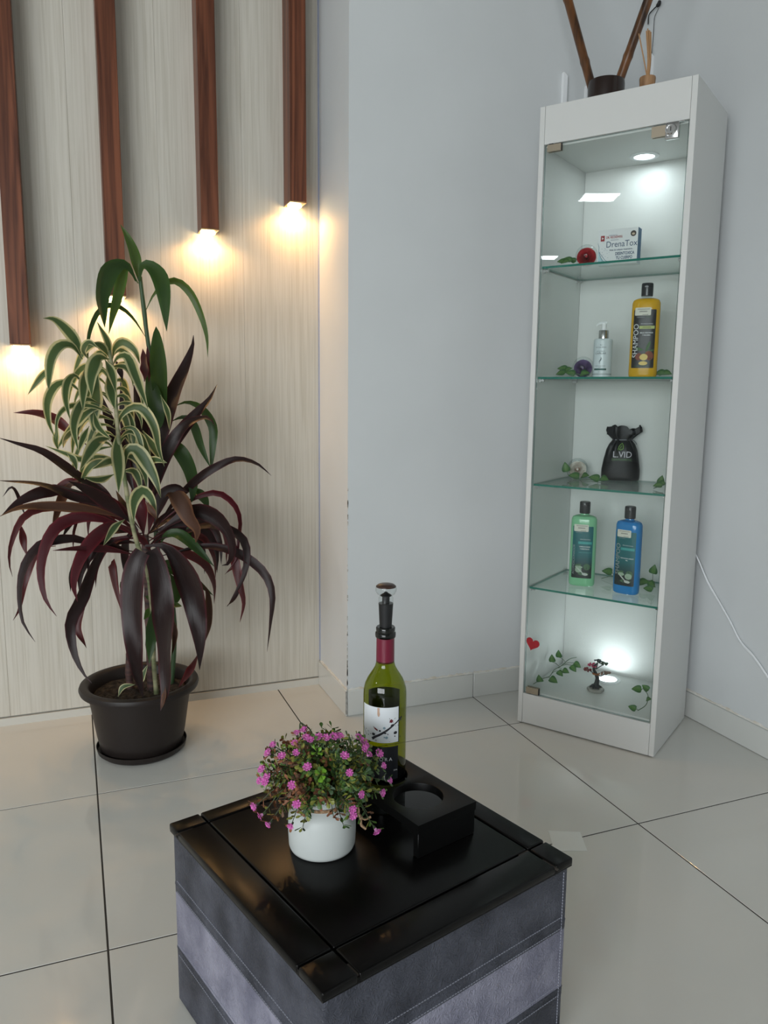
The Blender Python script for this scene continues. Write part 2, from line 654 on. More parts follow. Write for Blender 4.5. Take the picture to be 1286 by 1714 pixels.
floor = MB()
floor.box(XL-0.1, XR+0.1, YF-0.1, YW+0.1, -0.06, -0.0009)
floor = setp(floor.build('floor', M_GROUT), kind='structure')


def tile_poly(x0, x1, y0, y1):
    g = 0.0019
    x0 += g; x1 -= g; y0 += g; y1 -= g
    x0, x1, y0, y1 = max(x0, XL), min(x1, XR), max(y0, YF), min(y1, YW)
    if x1-x0 < 0.01 or y1-y0 < 0.01:
        return None
    if x0 >= XC:
        y1 = min(y1, YC)
        if y1-y0 < 0.01:
            return None
        return [(x0, y0), (x1, y0), (x1, y1), (x0, y1)]
    if x1 > XC and y1 > YC:
        return [(x0, y0), (x1, y0), (x1, YC), (XC, YC), (XC, y1), (x0, y1)]
    return [(x0, y0), (x1, y0), (x1, y1), (x0, y1)]


def tile_mesh(poly):
    bm = bmesh.new()
    vs = [bm.verts.new((x, y, -0.0009)) for x, y in poly]
    f = bm.faces.new(vs)
    r = bmesh.ops.extrude_face_region(bm, geom=[f])
    top = [g for g in r['geom'] if isinstance(g, bmesh.types.BMVert)]
    for v in top:
        v.co.z = 0.0
    bm.normal_update()
    ed = [e for e in bm.edges if all(abs(v.co.z) < 1e-6 for v in e.verts)]
    bmesh.ops.bevel(bm, geom=ed, offset=0.0005, segments=1, affect='EDGES')
    bmesh.ops.recalc_face_normals(bm, faces=bm.faces)
    me = bpy.data.meshes.new('tile')
    bm.to_mesh(me)
    bm.free()
    me.materials.append(M_TILE)
    return me


far = MB()
for i in range(-14, 4):
    for j in range(-8, 3):
        poly = tile_poly(TX+TS*i, TX+TS*(i+1), TY+TS*j, TY+TS*(j+1))
        if poly is None:
            continue
        if -3 <= i and -4 <= j:
            link('tile', tile_mesh(poly), floor)
        else:
            far.prism(poly, -0.0009, 0.0)
o = far.build('tile_field', M_TILE, floor)
o['kind'] = 'stuff'


def struct(name, x0, x1, y0, y1, z0, z1, m):
    b = MB()
    b.box(x0, x1, y0, y1, z0, z1)
    return setp(b.build(name, m), kind='structure')


struct('ceiling', XL-0.1, XR+0.1, YF-0.1, YW+0.1, ZC, ZC+0.1, M_CEIL)
wall_back = struct('wall_back', XL-0.1, XC, YW+0.012, YW+0.12, 0, ZC, M_WALL)
struct('wall_corner', XC, XR+0.1, YC, YW+0.12, 0, ZC, M_WALL)
struct('wall_right', XR, XR+0.1, YF-0.1, YC, 0, ZC, M_WALL)
struct('wall_left', XL-0.1, XL, YF-0.1, YW+0.012, 0, ZC, M_WALL)
b = MB()
b.box(XL, XR, YF-0.1, YF, 2.45, ZC)
b.box(-1.4, XR, YF-0.1, YF, 0, 2.45)
b.box(XL, -6.6, YF-0.1, YF, 0, 2.45)
setp(b.build('wall_front', M_WALL), kind='structure')
b = MB()
for x in (-6.6, -5.31, -4.02, -2.73, -1.44):
    b.box(x, x+0.04, YF-0.07, YF-0.03, 0, 2.45)
b.box(-6.6, -1.4, YF-0.07, YF-0.03, 2.41, 2.45)
b.box(-6.6, -1.4, YF-0.07, YF-0.03, 0.0, 0.05)
setp(b.build('window_1', M_ALU), kind='structure')

# pale wood-look boards of the panelled wall
seams = [XC-0.0015, 0.5223, 0.2735, 0.0305, -0.2155, -0.461, -0.706, -0.951, -1.196]
for x1, x0 in zip(seams, seams[1:]):
    me = bevel_box_mesh('panel', x0+0.00012, x1-0.00012, YW, YW+0.012, 0.028, ZC, 0.0006, M_PANEL, seg=1)
    link('panel', me, wall_back)
b = MB()
b.box(XL, -1.197, YW, YW+0.012, 0.028, ZC)
b.build('panel', M_PANEL, wall_back)
b = MB()
b.box(XL, XC-0.003, YW-0.004, YW+0.012, 0, 0.024)
setp(b.build('trim_1', M_PTRIM), kind='structure')
b = MB()
b.box(XC-0.003, XC, YW-0.006, YW, 0.09, ZC)
setp(b.build('trim_2', M_ALU), kind='structure')


def ragged_strip(axis, a0, a1, w, z, n, depth=0.006):
    """rough plaster line left above a baseboard"""
    bb = MB()
    rows = []
    for k in range(n+1):
        t = a0+(a1-a0)*k/n
        h = 0.003+0.005*random.random()
        d = depth*(0.3+0.35*random.random())
        q = [(0.0, z-0.002), (d, z-0.001), (d*0.8, z+h*0.6), (0.0, z+h)]
        rows.append([(t, w-dd, zz) if axis == 'x' else (w-dd, t, zz) for dd, zz in q])
    bb.quadgrid(rows)
    return bb


HB = 0.083
def baseboard(name, x0, x1, y0, y1, h=HB):
    return setp(link(name, bevel_box_mesh(name, x0, x1, y0, y1, 0.0005, h, 0.0015, M_BASEB, seg=1)), kind='structure')


bs = baseboard('baseboard_corner_side', XC-0.007, XC-0.0002, YC-0.0062, YW-0.005, HB+0.003)
ragged_strip('y', YC-0.004, YW-0.012, XC-0.0002, HB+0.003, 40).build('plaster_line', M_PLASTER, bs)
b = MB()
for k in range(24):
    z = 0.006+HB*0.92*k/24
    s = 0.0015+0.003*random.random()
    b.box(XC-0.0078, XC-0.0055+s, YC-0.0078, YC-0.0066, z, z+0.0045)
b.build('chipped_edge', M_CHIP, bs)
b1 = baseboard('baseboard_corner', XC+0.0005, 1.2135, YC-0.0065, YC-0.0002)
ragged_strip('x', XC, 1.2135, YC-0.0002, HB, 60).build('plaster_line', M_PLASTER, b1)
b1 = baseboard('baseboard_corner', 1.2155, XR-0.008, YC-0.0065, YC-0.0002)
ragged_strip('x', 1.2155, XR-0.008, YC-0.0002, HB, 60).build('plaster_line', M_PLASTER, b1)
b1 = baseboard('baseboard_right', XR-0.007, XR-0.0002, YF+0.002, YC-0.001)
ragged_strip('y', 0.6, YC-0.02, XR-0.0002, HB, 150).build('plaster_line', M_PLASTER, b1)
# chipped arris of the white corner block
b = MB()
for k in range(46):
    z = 0.1+0.62*random.random()**1.8
    s = 0.0008+0.0014*random.random()
    b.box(XC-0.0006, XC+s, YC-0.0006, YC+s, z, z+0.004+0.012*random.random())
setp(b.build('trim_3', M_CHIP), kind='structure')

# ------------------------------------------------------------------ ceiling light panels of the shop
for k, (x, y, lab) in enumerate([(-3.56, 0.70, 'square white ceiling light panel nearest to the shop corner'),
                                 (-6.65, 0.62, 'square white ceiling light panel far along the shop')]):
    t = empty('ceiling_light', (x, y, ZC), 0, lab, 'ceiling light', 'square ceiling light panels')
    b = MB()
    for (xa, xb, ya, yb) in ((-0.17, 0.17, -0.17, -0.15), (-0.17, 0.17, 0.15, 0.17), (-0.17, -0.15, -0.15, 0.15), (0.15, 0.17, -0.15, 0.15)):
        b.box(xa, xb, ya, yb, -0.012, -0.0005)
    b.build('frame', M_WPLASTIC, t)
    b = MB()
    b.box(-0.15, 0.15, -0.15, 0.15, -0.009, -0.002)
    b.build('diffuser', M_PANEL_LED, t)

# ------------------------------------------------------------------ wooden slat wall lamps
slat_w, slat_d = 0.052, 0.078
LAMPS = [(-0.149, 1.134, 'wooden slat wall lamp hanging lowest, at the far left edge'),
         (0.1125, 1.281, 'wooden slat wall lamp whose bulb shines behind the potted plant'),
         (0.3835, 1.486, 'wooden slat wall lamp second from the white wall corner'),
         (0.6535, 1.588, 'shortest wooden slat wall lamp, closest to the white wall corner')]
for x0, z0, lab in LAMPS:
    xc = x0+slat_w/2
    t = empty('wall_lamp', (xc, YW, z0), 0, lab, 'wall lamp', 'wooden slat wall lamps')
    link('slat', bevel_box_mesh('slat', -slat_w/2, slat_w/2, -slat_d, 0, 0.003, ZC-z0, 0.0015, M_WOOD, seg=1), t)
    b = MB()
    e = 0.0025
    for (xa, xb, ya, yb) in ((-slat_w/2, slat_w/2, -slat_d, -slat_d+e), (-slat_w/2, slat_w/2, -e, 0),
                             (-slat_w/2, -slat_w/2+e, -slat_d+e, -e), (slat_w/2-e, slat_w/2, -slat_d+e, -e)):
        b.box(xa, xb, ya, yb, -0.001, 0.003)
    b.build('end_frame', M_GOLD, t)
    b = MB()
    b.box(-slat_w/2+e, slat_w/2-e, -slat_d+e, -e, 0.001, 0.003)
    b.build('socket_plate', M_SOCK, t)
    b = MB()
    b.lathe([(0.021, 0.002), (0.022, -0.004), (0.019, -0.007), (0.010, -0.009)], 24, (0, -0.032))
    b.build('bulb', M_WARM, t, smooth=40)
    ld = bpy.data.lights.new('warm_light', 'SPOT')
    ld.energy = 2.6
    ld.color = (1.0, 0.52, 0.17)
    ld.spot_size = radians(172)
    ld.spot_blend = 0.5
    ld.shadow_soft_size = 0.012
    lo = bpy.data.objects.new('warm_light', ld)
    COL.objects.link(lo)
    lo.parent = t
    lo.location = (0, -0.034, -0.012)

# ------------------------------------------------------------------ ottoman
OA = radians(15.9)
OU = Vector((cos(OA), sin(OA), 0))
OV = Vector((-sin(OA), cos(OA), 0))
OF = Vector((0.2417, 0.7856, 0))
OW, OD, OH = 0.455, 0.457, 0.3186


def ow(u, v, z=0.0):
    q = OF+OU*u+OV*v
    return Vector((q.x, q.y, z))


ott = empty('ottoman', OF, OA, 'square striped leather ottoman with a grooved black wooden top', 'ottoman')
Zs = [0.004, 0.0966, 0.2124, 0.3045]
bin_ = 0.004
for k, nm in enumerate(('lower_band', 'middle_band', 'upper_band')):
    me = bevel_box_mesh(nm, bin_, OW-bin_, bin_, OD-bin_, Zs[k]+(0.0 if k == 0 else 0.0004), Zs[k+1]-0.0004, 0.006, M_LLIGHT if k == 1 else M_LDARK, seg=3, only='vertical')
    o = link(nm, me, ott)
    o['label'] = 'light lilac grey leather band' if k == 1 else 'charcoal grey leather band'
# folded seams between the bands
for z, nm in ((Zs[1], 'seam_piping'), (Zs[2], 'seam_piping')):
    b = MB()
    i = bin_-0.0004
    loop = [(i, i), (OW-i, i), (OW-i, OD-i), (i, OD-i)]
    rows = []
    for dz, dd in ((-0.0125, 0.0008), (-0.011, 0.0001), (0.0, 0.0), (0.003, -0.0004), (0.005, 0.0004), (0.0065, 0.0014)):
        r = []
        for (x, y) in loop:
            cx_, cy_ = (1 if x < OW/2 else -1), (1 if y < OD/2 else -1)
            for (ax, ay) in (((0, 0.006), (0.0018, 0.0018), (0.006, 0)) if cx_*cy_ > 0 else ((0.006, 0), (0.0018, 0.0018), (0, 0.006))):
                r.append((x+cx_*(ax+dd), y+cy_*(ay+dd), z+dz))
        rows.append(r)
    b.quadgrid(rows, closed_u=True)
    b.build(nm, M_LDARK, ott, smooth=50)
b = MB()
n_d = 0
for z in (Zs[1]-0.0075, Zs[1]+0.011, Zs[2]-0.0075, Zs[2]+0.011):
    off = 0.0034 if z in (Zs[1]-0.0075, Zs[2]-0.0075) else 0.0038
    k = 0.012
    while k < OW-0.014:
        b.box(k, k+0.0032, off-0.0008, off+0.0002, z-0.0004, z+0.0004)
        b.box(off-0.0008, off+0.0002, k, k+0.0032, z-0.0004, z+0.0004)
        k += 0.005
z = 0.01
while z < 0.30:
    b.box(OW-0.0165, OW-0.0157, 0.0028, 0.004, z, z+0.0032)
    z += 0.005
b.build('stitching', M_THREAD, ott)
# bottom glides
for (x, y) in ((0.04, 0.04), (OW-0.04, 0.04), (OW-0.04, OD-0.04), (0.04, OD-0.04)):
    b = MB()
    b.lathe([(0.012, 0.0), (0.013, 0.0045)], 12, (x, y))
    b.build('glide', M_RUBBER, ott)
# grooved top: nine boards with routed grooves between them, on a plate
b = MB()
b.box(0.001, OW-0.001, 0.001, OD-0.001, 0.3047, 0.3135)
b.build('top_plate', M_BLACKTOP2, ott)
gu, gv, gw = [0.0, 0.053, 0.416, OW], [0.0, 0.056, 0.423, OD], 0.0015
for i in range(3):
    for j in range(3):
        x0 = gu[i]+(gw if i else 0)
        x1 = gu[i+1]-(gw if i < 2 else 0)
        y0 = gv[j]+(gw if j else 0)
        y1 = gv[j+1]-(gw if j < 2 else 0)
        o = bbox_obj('top_panel', x0, x1, y0, y1, 0.3062, OH, 0.0028, M_BLACKTOP, ott, seg=3)
for (x, y, l, w) in ((gu[1], 0.014, 0.003, 0.022), (gu[2], 0.012, 0.003, 0.03), (0.012, gv[2], 0.03, 0.0026), (gu[2]-0.01, gv[1], 0.02, 0.0026)):
    b = MB()
    b.box(x-l/2, x+l/2, y-w/2, y+w/2, 0.3136, 0.3163)
    b.build('groove_wear', M_SCUFF, ott)

# ------------------------------------------------------------------ bottle holder on the ottoman
hold = empty('bottle_holder', ow(0, 0, OH), OA, 'low black wooden holder with two round holes beside the white vase', 'bottle holder')
HX0, HX1, HY0, HY1, HT0, HT1 = 0.261, 0.381, 0.137, 0.367, 0.041, 0.055
HOLES = [(0.319, 0.207, 0.0405), (0.319, 0.297, 0.0395)]
bm = bmesh.new()
NS = 48
def holder_plate():
    """plate with two round holes, top and bottom surfaces bridged"""
    mb = MB()
    ymid = (HOLES[0][1]+HOLES[1][1])/2
    for hi, (cx_, cy_, r) in enumerate(HOLES):
        ya, yb = (HY0, ymid) if hi == 0 else (ymid, HY1)
        outer, inner = [], []
        for k in range(NS):
            a = 2*pi*k/NS
            dx, dy = cos(a), sin(a)
            tx = ((HX1 if dx > 0 else HX0)-cx_)/dx if abs(dx) > 1e-9 else 1e9
            ty = ((yb if dy > 0 else ya)-cy_)/dy if abs(dy) > 1e-9 else 1e9
            t = min(tx, ty)
            outer.append((cx_+dx*t, cy_+dy*t))
            inner.append((cx_+dx*r, cy_+dy*r))
        c = 0.0022
        mb.quadgrid([[(x, y, HT1) for x, y in outer],
                     [(cx_+(x-cx_)*(r+c)/r, cy_+(y-cy_)*(r+c)/r, HT1) for x, y in inner],
                     [(cx_+(x-cx_)*(r+c*0.3)/r, cy_+(y-cy_)*(r+c*0.3)/r, HT1-c*0.3) for x, y in inner],
                     [(x, y, HT1-c) for x, y in inner],
                     [(x, y, HT0) for x, y in inner],
                     [(x, y, HT0) for x, y in outer]], closed_u=True)
        # corners the polar fan cuts off
        cs = [(HX0, ya), (HX1, ya), (HX1, yb), (HX0, yb)]
        for (qx, qy) in cs:
            aa = atan2(qy-cy_, qx-cx_) % (2*pi)
            k = int(aa/(2*pi)*NS) % NS
            p0, p1 = outer[k], outer[(k+1) % NS]
            mb.face([(p0[0], p0[1], HT1), (qx, qy, HT1), (p1[0], p1[1], HT1)])
            mb.face([(p0[0], p0[1], HT0), (p1[0], p1[1], HT0), (qx, qy, HT0)])
    # side skirt with a softened top arris
    c = 0.0
    ring = [(HX0, HY0), (HX1, HY0), (HX1, HY1), (HX0, HY1)]
    mb.quadgrid([[(x, y, HT0) for x, y in ring], [(x, y, HT1) for x, y in ring]], closed_u=True)
    return mb
bm.free()
holder_plate().build('plate', M_HOLDER, hold, smooth=35)
bbox_obj('leg', HX0+0.001, HX1-0.001, HY0+0.001, HY0+0.013, 0.0003, HT0, 0.001, M_HOLDER, hold, 1)
bbox_obj('leg', HX0+0.001, HX1-0.001, HY1-0.013, HY1-0.001, 0.0003, HT0, 0.001, M_HOLDER, hold, 1)

# ------------------------------------------------------------------ wine bottle
wc = ow(0.319, 0.297, OH)
face_cam = atan2(-wc.y, -wc.x)                     # world heading towards the photographer
wb = empty('wine_bottle', wc, face_cam+pi/2, 'green wine bottle with a splattered white label, standing in the black holder', 'wine bottle')
RB = 0.0362
prof = [(0.030, 0.0005), (0.0345, 0.002), (RB, 0.008), (RB, 0.05), (RB, 0.198), (0.0355, 0.208), (0.0335, 0.217), (0.0295, 0.226), (0.0245, 0.234),
        (0.0200, 0.241), (0.0170, 0.247), (0.0155, 0.253), (0.0148, 0.262), (0.0142, 0.296)]
b = MB()
b.lathe(prof, 48, cap0=True, cap1=False)
b.build('glass_body', M_WINE, wb, smooth=60)
b = MB()
b.lathe([(0.0144, 0.2968), (0.0144, 0.254), (0.0152, 0.2545), (0.0150, 0.2968)][::-1], 40, cap0=False, cap1=False)
b.build('foil_capsule', M_CAPS, wb, smooth=40)
b = MB()
b.lathe([(0.0150, 0.2962), (0.0168, 0.2975), (0.0172, 0.3010), (0.0168, 0.3050), (0.0155, 0.3062), (0.0158, 0.3085), (0.0160, 0.3130), (0.0148, 0.3148), (0.0105, 0.3148)], 40, cap0=True, cap1=True)
b.build('bottle_lip', M_WINE_DARK, wb, smooth=50)


def cyl(r):
    return lambda x, z: (r*sin(x/r), -r*cos(x/r), z)


def curved_patch(name, r, x0, x1, z0, z1, m, parent, n=24):
    bb = MB()
    f = cyl(r)
    bb.quadgrid([[f(x0+(x1-x0)*k/n, z) for k in range(n+1)] for z in (z0, z1)])
    return bb.build(name, m, parent, smooth=60)


LX0, LX1 = -0.045, 0.0245
lab = curved_patch('front_label', RB+0.0003, LX0, LX1, 0.127, 0.188, M_LABELW, wb)
lab['label'] = 'white paper label with ink splatters'
lb = curved_patch('lower_label', RB+0.0003, LX0, LX1, 0.062, 0.120, M_LABELB, wb)
lb['label'] = 'black lower label with white lettering'
bl = curved_patch('back_label', RB-0.0006, pi*RB-0.030, pi*RB+0.030, 0.100, 0.196, M_BACKL, wb)
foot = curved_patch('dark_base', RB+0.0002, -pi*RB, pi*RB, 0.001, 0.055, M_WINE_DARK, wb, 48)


def blob(mb, cx_, cz_, rx, rz, fn, rot=0.0, n=14, wob=0.0):
    pts = []
    for k in range(n):
        a = 2*pi*k/n
        q = 1+wob*(random.random()-0.5)*2
        x, z_ = rx*q*cos(a), rz*q*sin(a)
        pts.append(fn(cx_+x*cos(rot)-z_*sin(rot), cz_+x*sin(rot)+z_*cos(rot)))
    mb.face(pts)


def stroke(mb, pts, ws, fn):
    rows = [[], []]
    for i, (x, z_) in enumerate(pts):
        a, c = pts[max(i-1, 0)], pts[min(i+1, len(pts)-1)]
        dx, dz = c[0]-a[0], c[1]-a[1]
        l = sqrt(dx*dx+dz*dz) or 1
        rows[0].append(fn(x-dz/l*ws[i]/2, z_+dx/l*ws[i]/2))
        rows[1].append(fn(x+dz/l*ws[i]/2, z_-dx/l*ws[i]/2))
    mb.quadgrid(rows)


f7 = cyl(RB+0.0006)
# label picture: coordinates from the photograph (964 px wide crop, front of cylinder = x 455)
def lp(zx, zy):
    sx_ = (zx-455)/372.0
    return RB*math.asin(max(-1, min(1, sx_)))*1.0, 0.188-(zy-265-max(0, 0))/640.0*0.061
b = MB()
for (x, y, rx, ry, rot) in ((268, 760, 30, 24, 0), (375, 684, 18, 17, 0), (640, 730, 36, 26, 0.2), (630, 793, 12, 12, 0), (455, 722, 36, 15, -0.2),
                            (590, 590, 36, 22, 0.2), (182, 800, 10, 10, 0), (180, 735, 8, 8, 0), (145, 712, 8, 9, 0), (222, 768, 9, 9, 0), (312, 868, 6, 12, 0.4),
                            (512, 745, 7, 16, 0.3), (540, 465, 5, 10, 0.4), (628, 470, 18, 4, 0.6), (682, 604, 9, 6, 0), (640, 606, 8, 5, 0), (724, 828, 8, 14, 0), (540, 880, 5, 5, 0)):
    p = lp(x, y)
    blob(b, p[0], p[1], rx/372*RB, ry/640*0.061, f7, rot, wob=0.12)
stroke(b, [lp(x, y) for x, y in ((245, 850), (300, 800), (360, 765), (420, 725), (500, 670), (580, 610), (660, 545), (720, 490), (745, 470))],
       [0.0046, 0.0040, 0.0038, 0.0036, 0.0034, 0.0026, 0.0022, 0.0030, 0.0030], f7)
stroke(b, [lp(x, y) for x, y in ((690, 525), (735, 522), (747, 515))], [0.0012, 0.0014, 0.001], f7)
stroke(b, [lp(x, y) for x, y in ((85, 640), (110, 720), (150, 815))], [0.0006, 0.001, 0.0008], f7)
b.build('ink_splatter', M_INK, lab)['kind'] = 'stuff'
b = MB()
for (x, y, rx, ry, rot) in ((568, 510, 30, 30, 0), (310, 665, 40, 16, -0.5), (275, 632, 22, 6, -0.8), (545, 530, 12, 4, 0.5), (598, 530, 12, 4, -0.7)):
    p = lp(x, y)
    blob(b, p[0], p[1], rx/372*RB, ry/640*0.061, f7, rot, wob=0.25)
b.build('red_splatter', M_INKRED, lab)['kind'] = 'stuff'
b = MB()
for (x, y, rx, ry) in ((450, 632, 24, 22), (490, 806, 26, 24), (452, 800, 12, 14)):
    p = lp(x, y)
    blob(b, p[0], p[1], rx/372*RB, ry/640*0.061, f7)
b.build('blue_splatter', M_INKBLUE, lab)['kind'] = 'stuff'
b = MB()
stroke(b, [lp(x, y) for x, y in ((348, 272), (348, 330), (352, 390), (352, 430))], [0.004, 0.0036, 0.0046, 0.002], f7)
b.build('tan_drip', M_INKTAN, lab)
text_obj('lettering', 'AORA', 0.0085, lambda x, z: f7(x-0.0015, z+0.098), M_LETTERW, lb, spacing=1.5)
text_obj('lettering', '2016', 0.0035, lambda x, z: f7(x+0.0195, z+0.078), M_LETTERW, lb)
text_obj('lettering', ')', 0.016, lambda x, z: f7(x+0.001, z+0.066), M_LETTERW, lb, rot=pi)

# vacuum stopper in the bottle mouth
st = empty('bottle_stopper', wc+Vector((0, 0, 0.3135)), 0, 'black rubber wine stopper with a clear bulb head and brown cap', 'bottle stopper')
b = MB()
b.lathe([(0.0098, -0.004), (0.0100, 0.0), (0.0118, 0.036), (0.0122, 0.041)], 32)
b.build('rubber_plug', M_RUBBER, st, smooth=40)
b = MB()
b.lathe([(0.0120, 0.0412), (0.0122, 0.0505), (0.0108, 0.0515), (0.0108, 0.0545), (0.0150, 0.0575), (0.0172, 0.062), (0.0174, 0.0665), (0.0168, 0.0685)], 32)
b.build('clear_head', M_CLEAR, st, smooth=40)
b = MB()
b.lathe([(0.0060, 0.0415), (0.0062, 0.052), (0.0095, 0.0535), (0.0095, 0.0545), (0.004, 0.058), (0.002, 0.060)], 20)
b.build('inner_valve', M_RUBBER, st, smooth=40)
b = MB()
b.lathe([(0.0165, 0.0686), (0.0166, 0.0700), (0.0130, 0.0728), (0.0070, 0.0742), (0.0015, 0.0745)], 32)
b.build('cap', M_BROWNCAP, st, smooth=60)

# ------------------------------------------------------------------ white vase with artificial flowers
vc = ow(0.167, 0.257, OH)
vs_ = empty('flower_vase', vc, 0, 'white ceramic vase of artificial pink flowers tied with jute twine', 'flower vase')
b = MB()
b.lathe([(0.046, 0.0004), (0.0495, 0.002), (0.0515, 0.007), (0.0525, 0.03), (0.0522, 0.052), (0.0505, 0.061), (0.0465, 0.068), (0.0405, 0.0725), (0.0375, 0.0745),
         (0.0368, 0.078), (0.0372, 0.086), (0.0385, 0.0885), (0.0375, 0.090), (0.0345, 0.0885), (0.033, 0.080), (0.033, 0.070)], 48, cap0=True, cap1=True)
b.build('vase_body', M_CERAMIC, vs_, smooth=50)
b = MB()
for dz in (0.0752, 0.0775):
    pts = [(0.0385*cos(2*pi*k/48), 0.0385*sin(2*pi*k/48), dz) for k in range(49)]
    b.tube(pts, 0.0014, 6)
# bow hanging at the camera-right side
dcam = Vector((-vc.x, -vc.y, 0)).normalized()
drt = Vector((-dcam.y, dcam.x, 0))
def vq(s, f, z):
    return drt*s+dcam*f+Vector((0, 0, z))
for pts, r in (([vq(0.034, 0.022, 0.077), vq(0.050, 0.028, 0.072), vq(0.058, 0.030, 0.060), vq(0.059, 0.032, 0.050), vq(0.066, 0.032, 0.043)], 0.0022),
               ([vq(0.035, 0.021, 0.077), vq(0.052, 0.027, 0.069), vq(0.063, 0.030, 0.058), vq(0.074, 0.028, 0.060)], 0.0020),
               ([vq(0.036, 0.020, 0.078), vq(0.054, 0.026, 0.076), vq(0.053, 0.031, 0.063), vq(0.040, 0.028, 0.072)], 0.0018)):
    b.tube(catmull(pts, 14), r, 6)
b.build('jute_twine', M_JUTE, vs_, smooth=60)

# flowers: heads where the photograph shows them, on a rounded bush
fl_px = [(420, 160), (480, 135), (505, 205), (540, 225), (607, 200), (678, 205), (743, 195), (795, 190), (955, 198), (997, 235), (1020, 270), (1008, 300),
         (1045, 348), (1133, 340), (1170, 445), (1225, 568), (1160, 675), (975, 690), (835, 362), (875, 507), (513, 460), (292, 363), (415, 335), (402, 250), (215, 265),
         (170, 335), (118, 475), (165, 540), (103, 572), (380, 612), (420, 770), (368, 957), (50, 790), (105, 870), (172, 945), (900, 815), (905, 870), (1115, 1005), (150, 580)]
BC = Vector((vc.x, vc.y, OH+0.112))
RX, RZ = 0.098, 0.078


def on_bush(px, py):
    d = ray(px, py)
    o_ = CAM-BC
    S = Vector((1/RX, 1/RX, 1/RZ))
    o2 = Vector((o_.x*S.x, o_.y*S.y, o_.z*S.z))
    d2 = Vector((d.x*S.x, d.y*S.y, d.z*S.z))
    A, B, C_ = d2.dot(d2), 2*o2.dot(d2), o2.dot(o2)-1
    disc = B*B-4*A*C_
    if disc > 0:
        t = (-B-sqrt(disc))/(2*A)
    else:
        t = -B/(2*A)
    return CAM+d*t


def flower_mesh():
    mb = MB()
    # short green calyx, trumpet tube, eight frilly petals
    mb.lathe([(0.0010, -0.012), (0.0022, -0.009), (0.0026, -0.005)], 8, mat=2, cap1=False)
    rows = []
    for r, z in ((0.0016, -0.008), (0.0024, -0.004), (0.0036, -0.001)):
        rows.append([(r*cos(2*pi*k/16), r*sin(2*pi*k/16), z) for k in range(16)])
    mb.quadgrid(rows, 1, closed_u=True)
    for k in range(8):
        a = 2*pi*k/8
        w = 0.36
        p = lambda r, aa, z: (r*cos(aa), r*sin(aa), z)
        mb.face([p(0.0020, a-w, 0.0), p(0.0058, a-w*0.9, 0.0018), p(0.0078, a-w*0.45, 0.0012), p(0.0070, a, 0.0022), p(0.0078, a+w*0.45, 0.0012), p(0.0058, a+w*0.9, 0.0018), p(0.0020, a+w, 0.0)], 0)
    for k in range(5):
        a = 2*pi*k/5+0.3
        mb.face([p(0.0006, a-0.6, 0.0015), p(0.0034, a-0.5, 0.0040), p(0.0042, a, 0.0034), p(0.0034, a+0.5, 0.0040), p(0.0006, a+0.6, 0.0015)], 0)
    mb.lathe([(0.0036, -0.0006), (0.0014, 0.0004)], 10, mat=1, cap0=False)
    return mb.mesh('flower', [M_PINK, M_PINK2, M_STEM])


FLM = flower_mesh()
rootp = Vector((vc.x, vc.y, OH+0.080))
stems, tips = [], []
for (zx, zy) in fl_px:
    q = on_bush(420+zx*0.18663, 1200+zy*0.18663)
    n = (q-BC)
    n = Vector((n.x/RX**2, n.y/RX**2, n.z/RZ**2)).normalized()
    tips.append((q, n, True))
for k in range(150):                                # filler sprigs all round the bush
    a = 2*pi*random.random()
    zz = -0.75+1.7*random.random()
    zz = min(zz, 0.98)
    rr = sqrt(max(0, 1-zz*zz))
    s = 0.62+0.36*random.random()
    n = Vector((rr*cos(a), rr*sin(a), zz))
    q = BC+Vector((n.x*RX*s, n.y*RX*s, n.z*RZ*s))
    if q.z < OH+0.05:
        q.z = OH+0.05+0.03*random.random()
    tips.append((q, n, False))
fol, stm = MB(), MB()


def leaflet(mb, base, d, nrm, L, w, mi):
    d = d.normalized()
    s = d.cross(nrm)
    if s.length < 1e-4:
        return
    s.normalize()
    n2 = s.cross(d)
    pr = [(0, 0.0), (0.35, 0.30), (0.68, 0.95), (0.90, 0.70), (1.0, 0.0)]
    ctr = [base+d*(L*t)+n2*(0.18*L*t*t) for t, _ in pr]
    b0 = len(mb.v)
    mb.v.append(tuple(ctr[0]))
    for i in (1, 2, 3):
        mb.v += [tuple(ctr[i]-s*w*pr[i][1]/2+n2*w*0.12), tuple(ctr[i]), tuple(ctr[i]+s*w*pr[i][1]/2+n2*w*0.12)]
    mb.v.append(tuple(ctr[4]))
    F = [(0, 2, 1), (0, 3, 2), (1, 2, 5, 4), (2, 3, 6, 5), (4, 5, 8, 7), (5, 6, 9, 8), (7, 8, 10), (8, 9, 10)]
    for f in F:
        mb.f.append(tuple(b0+i for i in f))
        mb.m.append(mi)


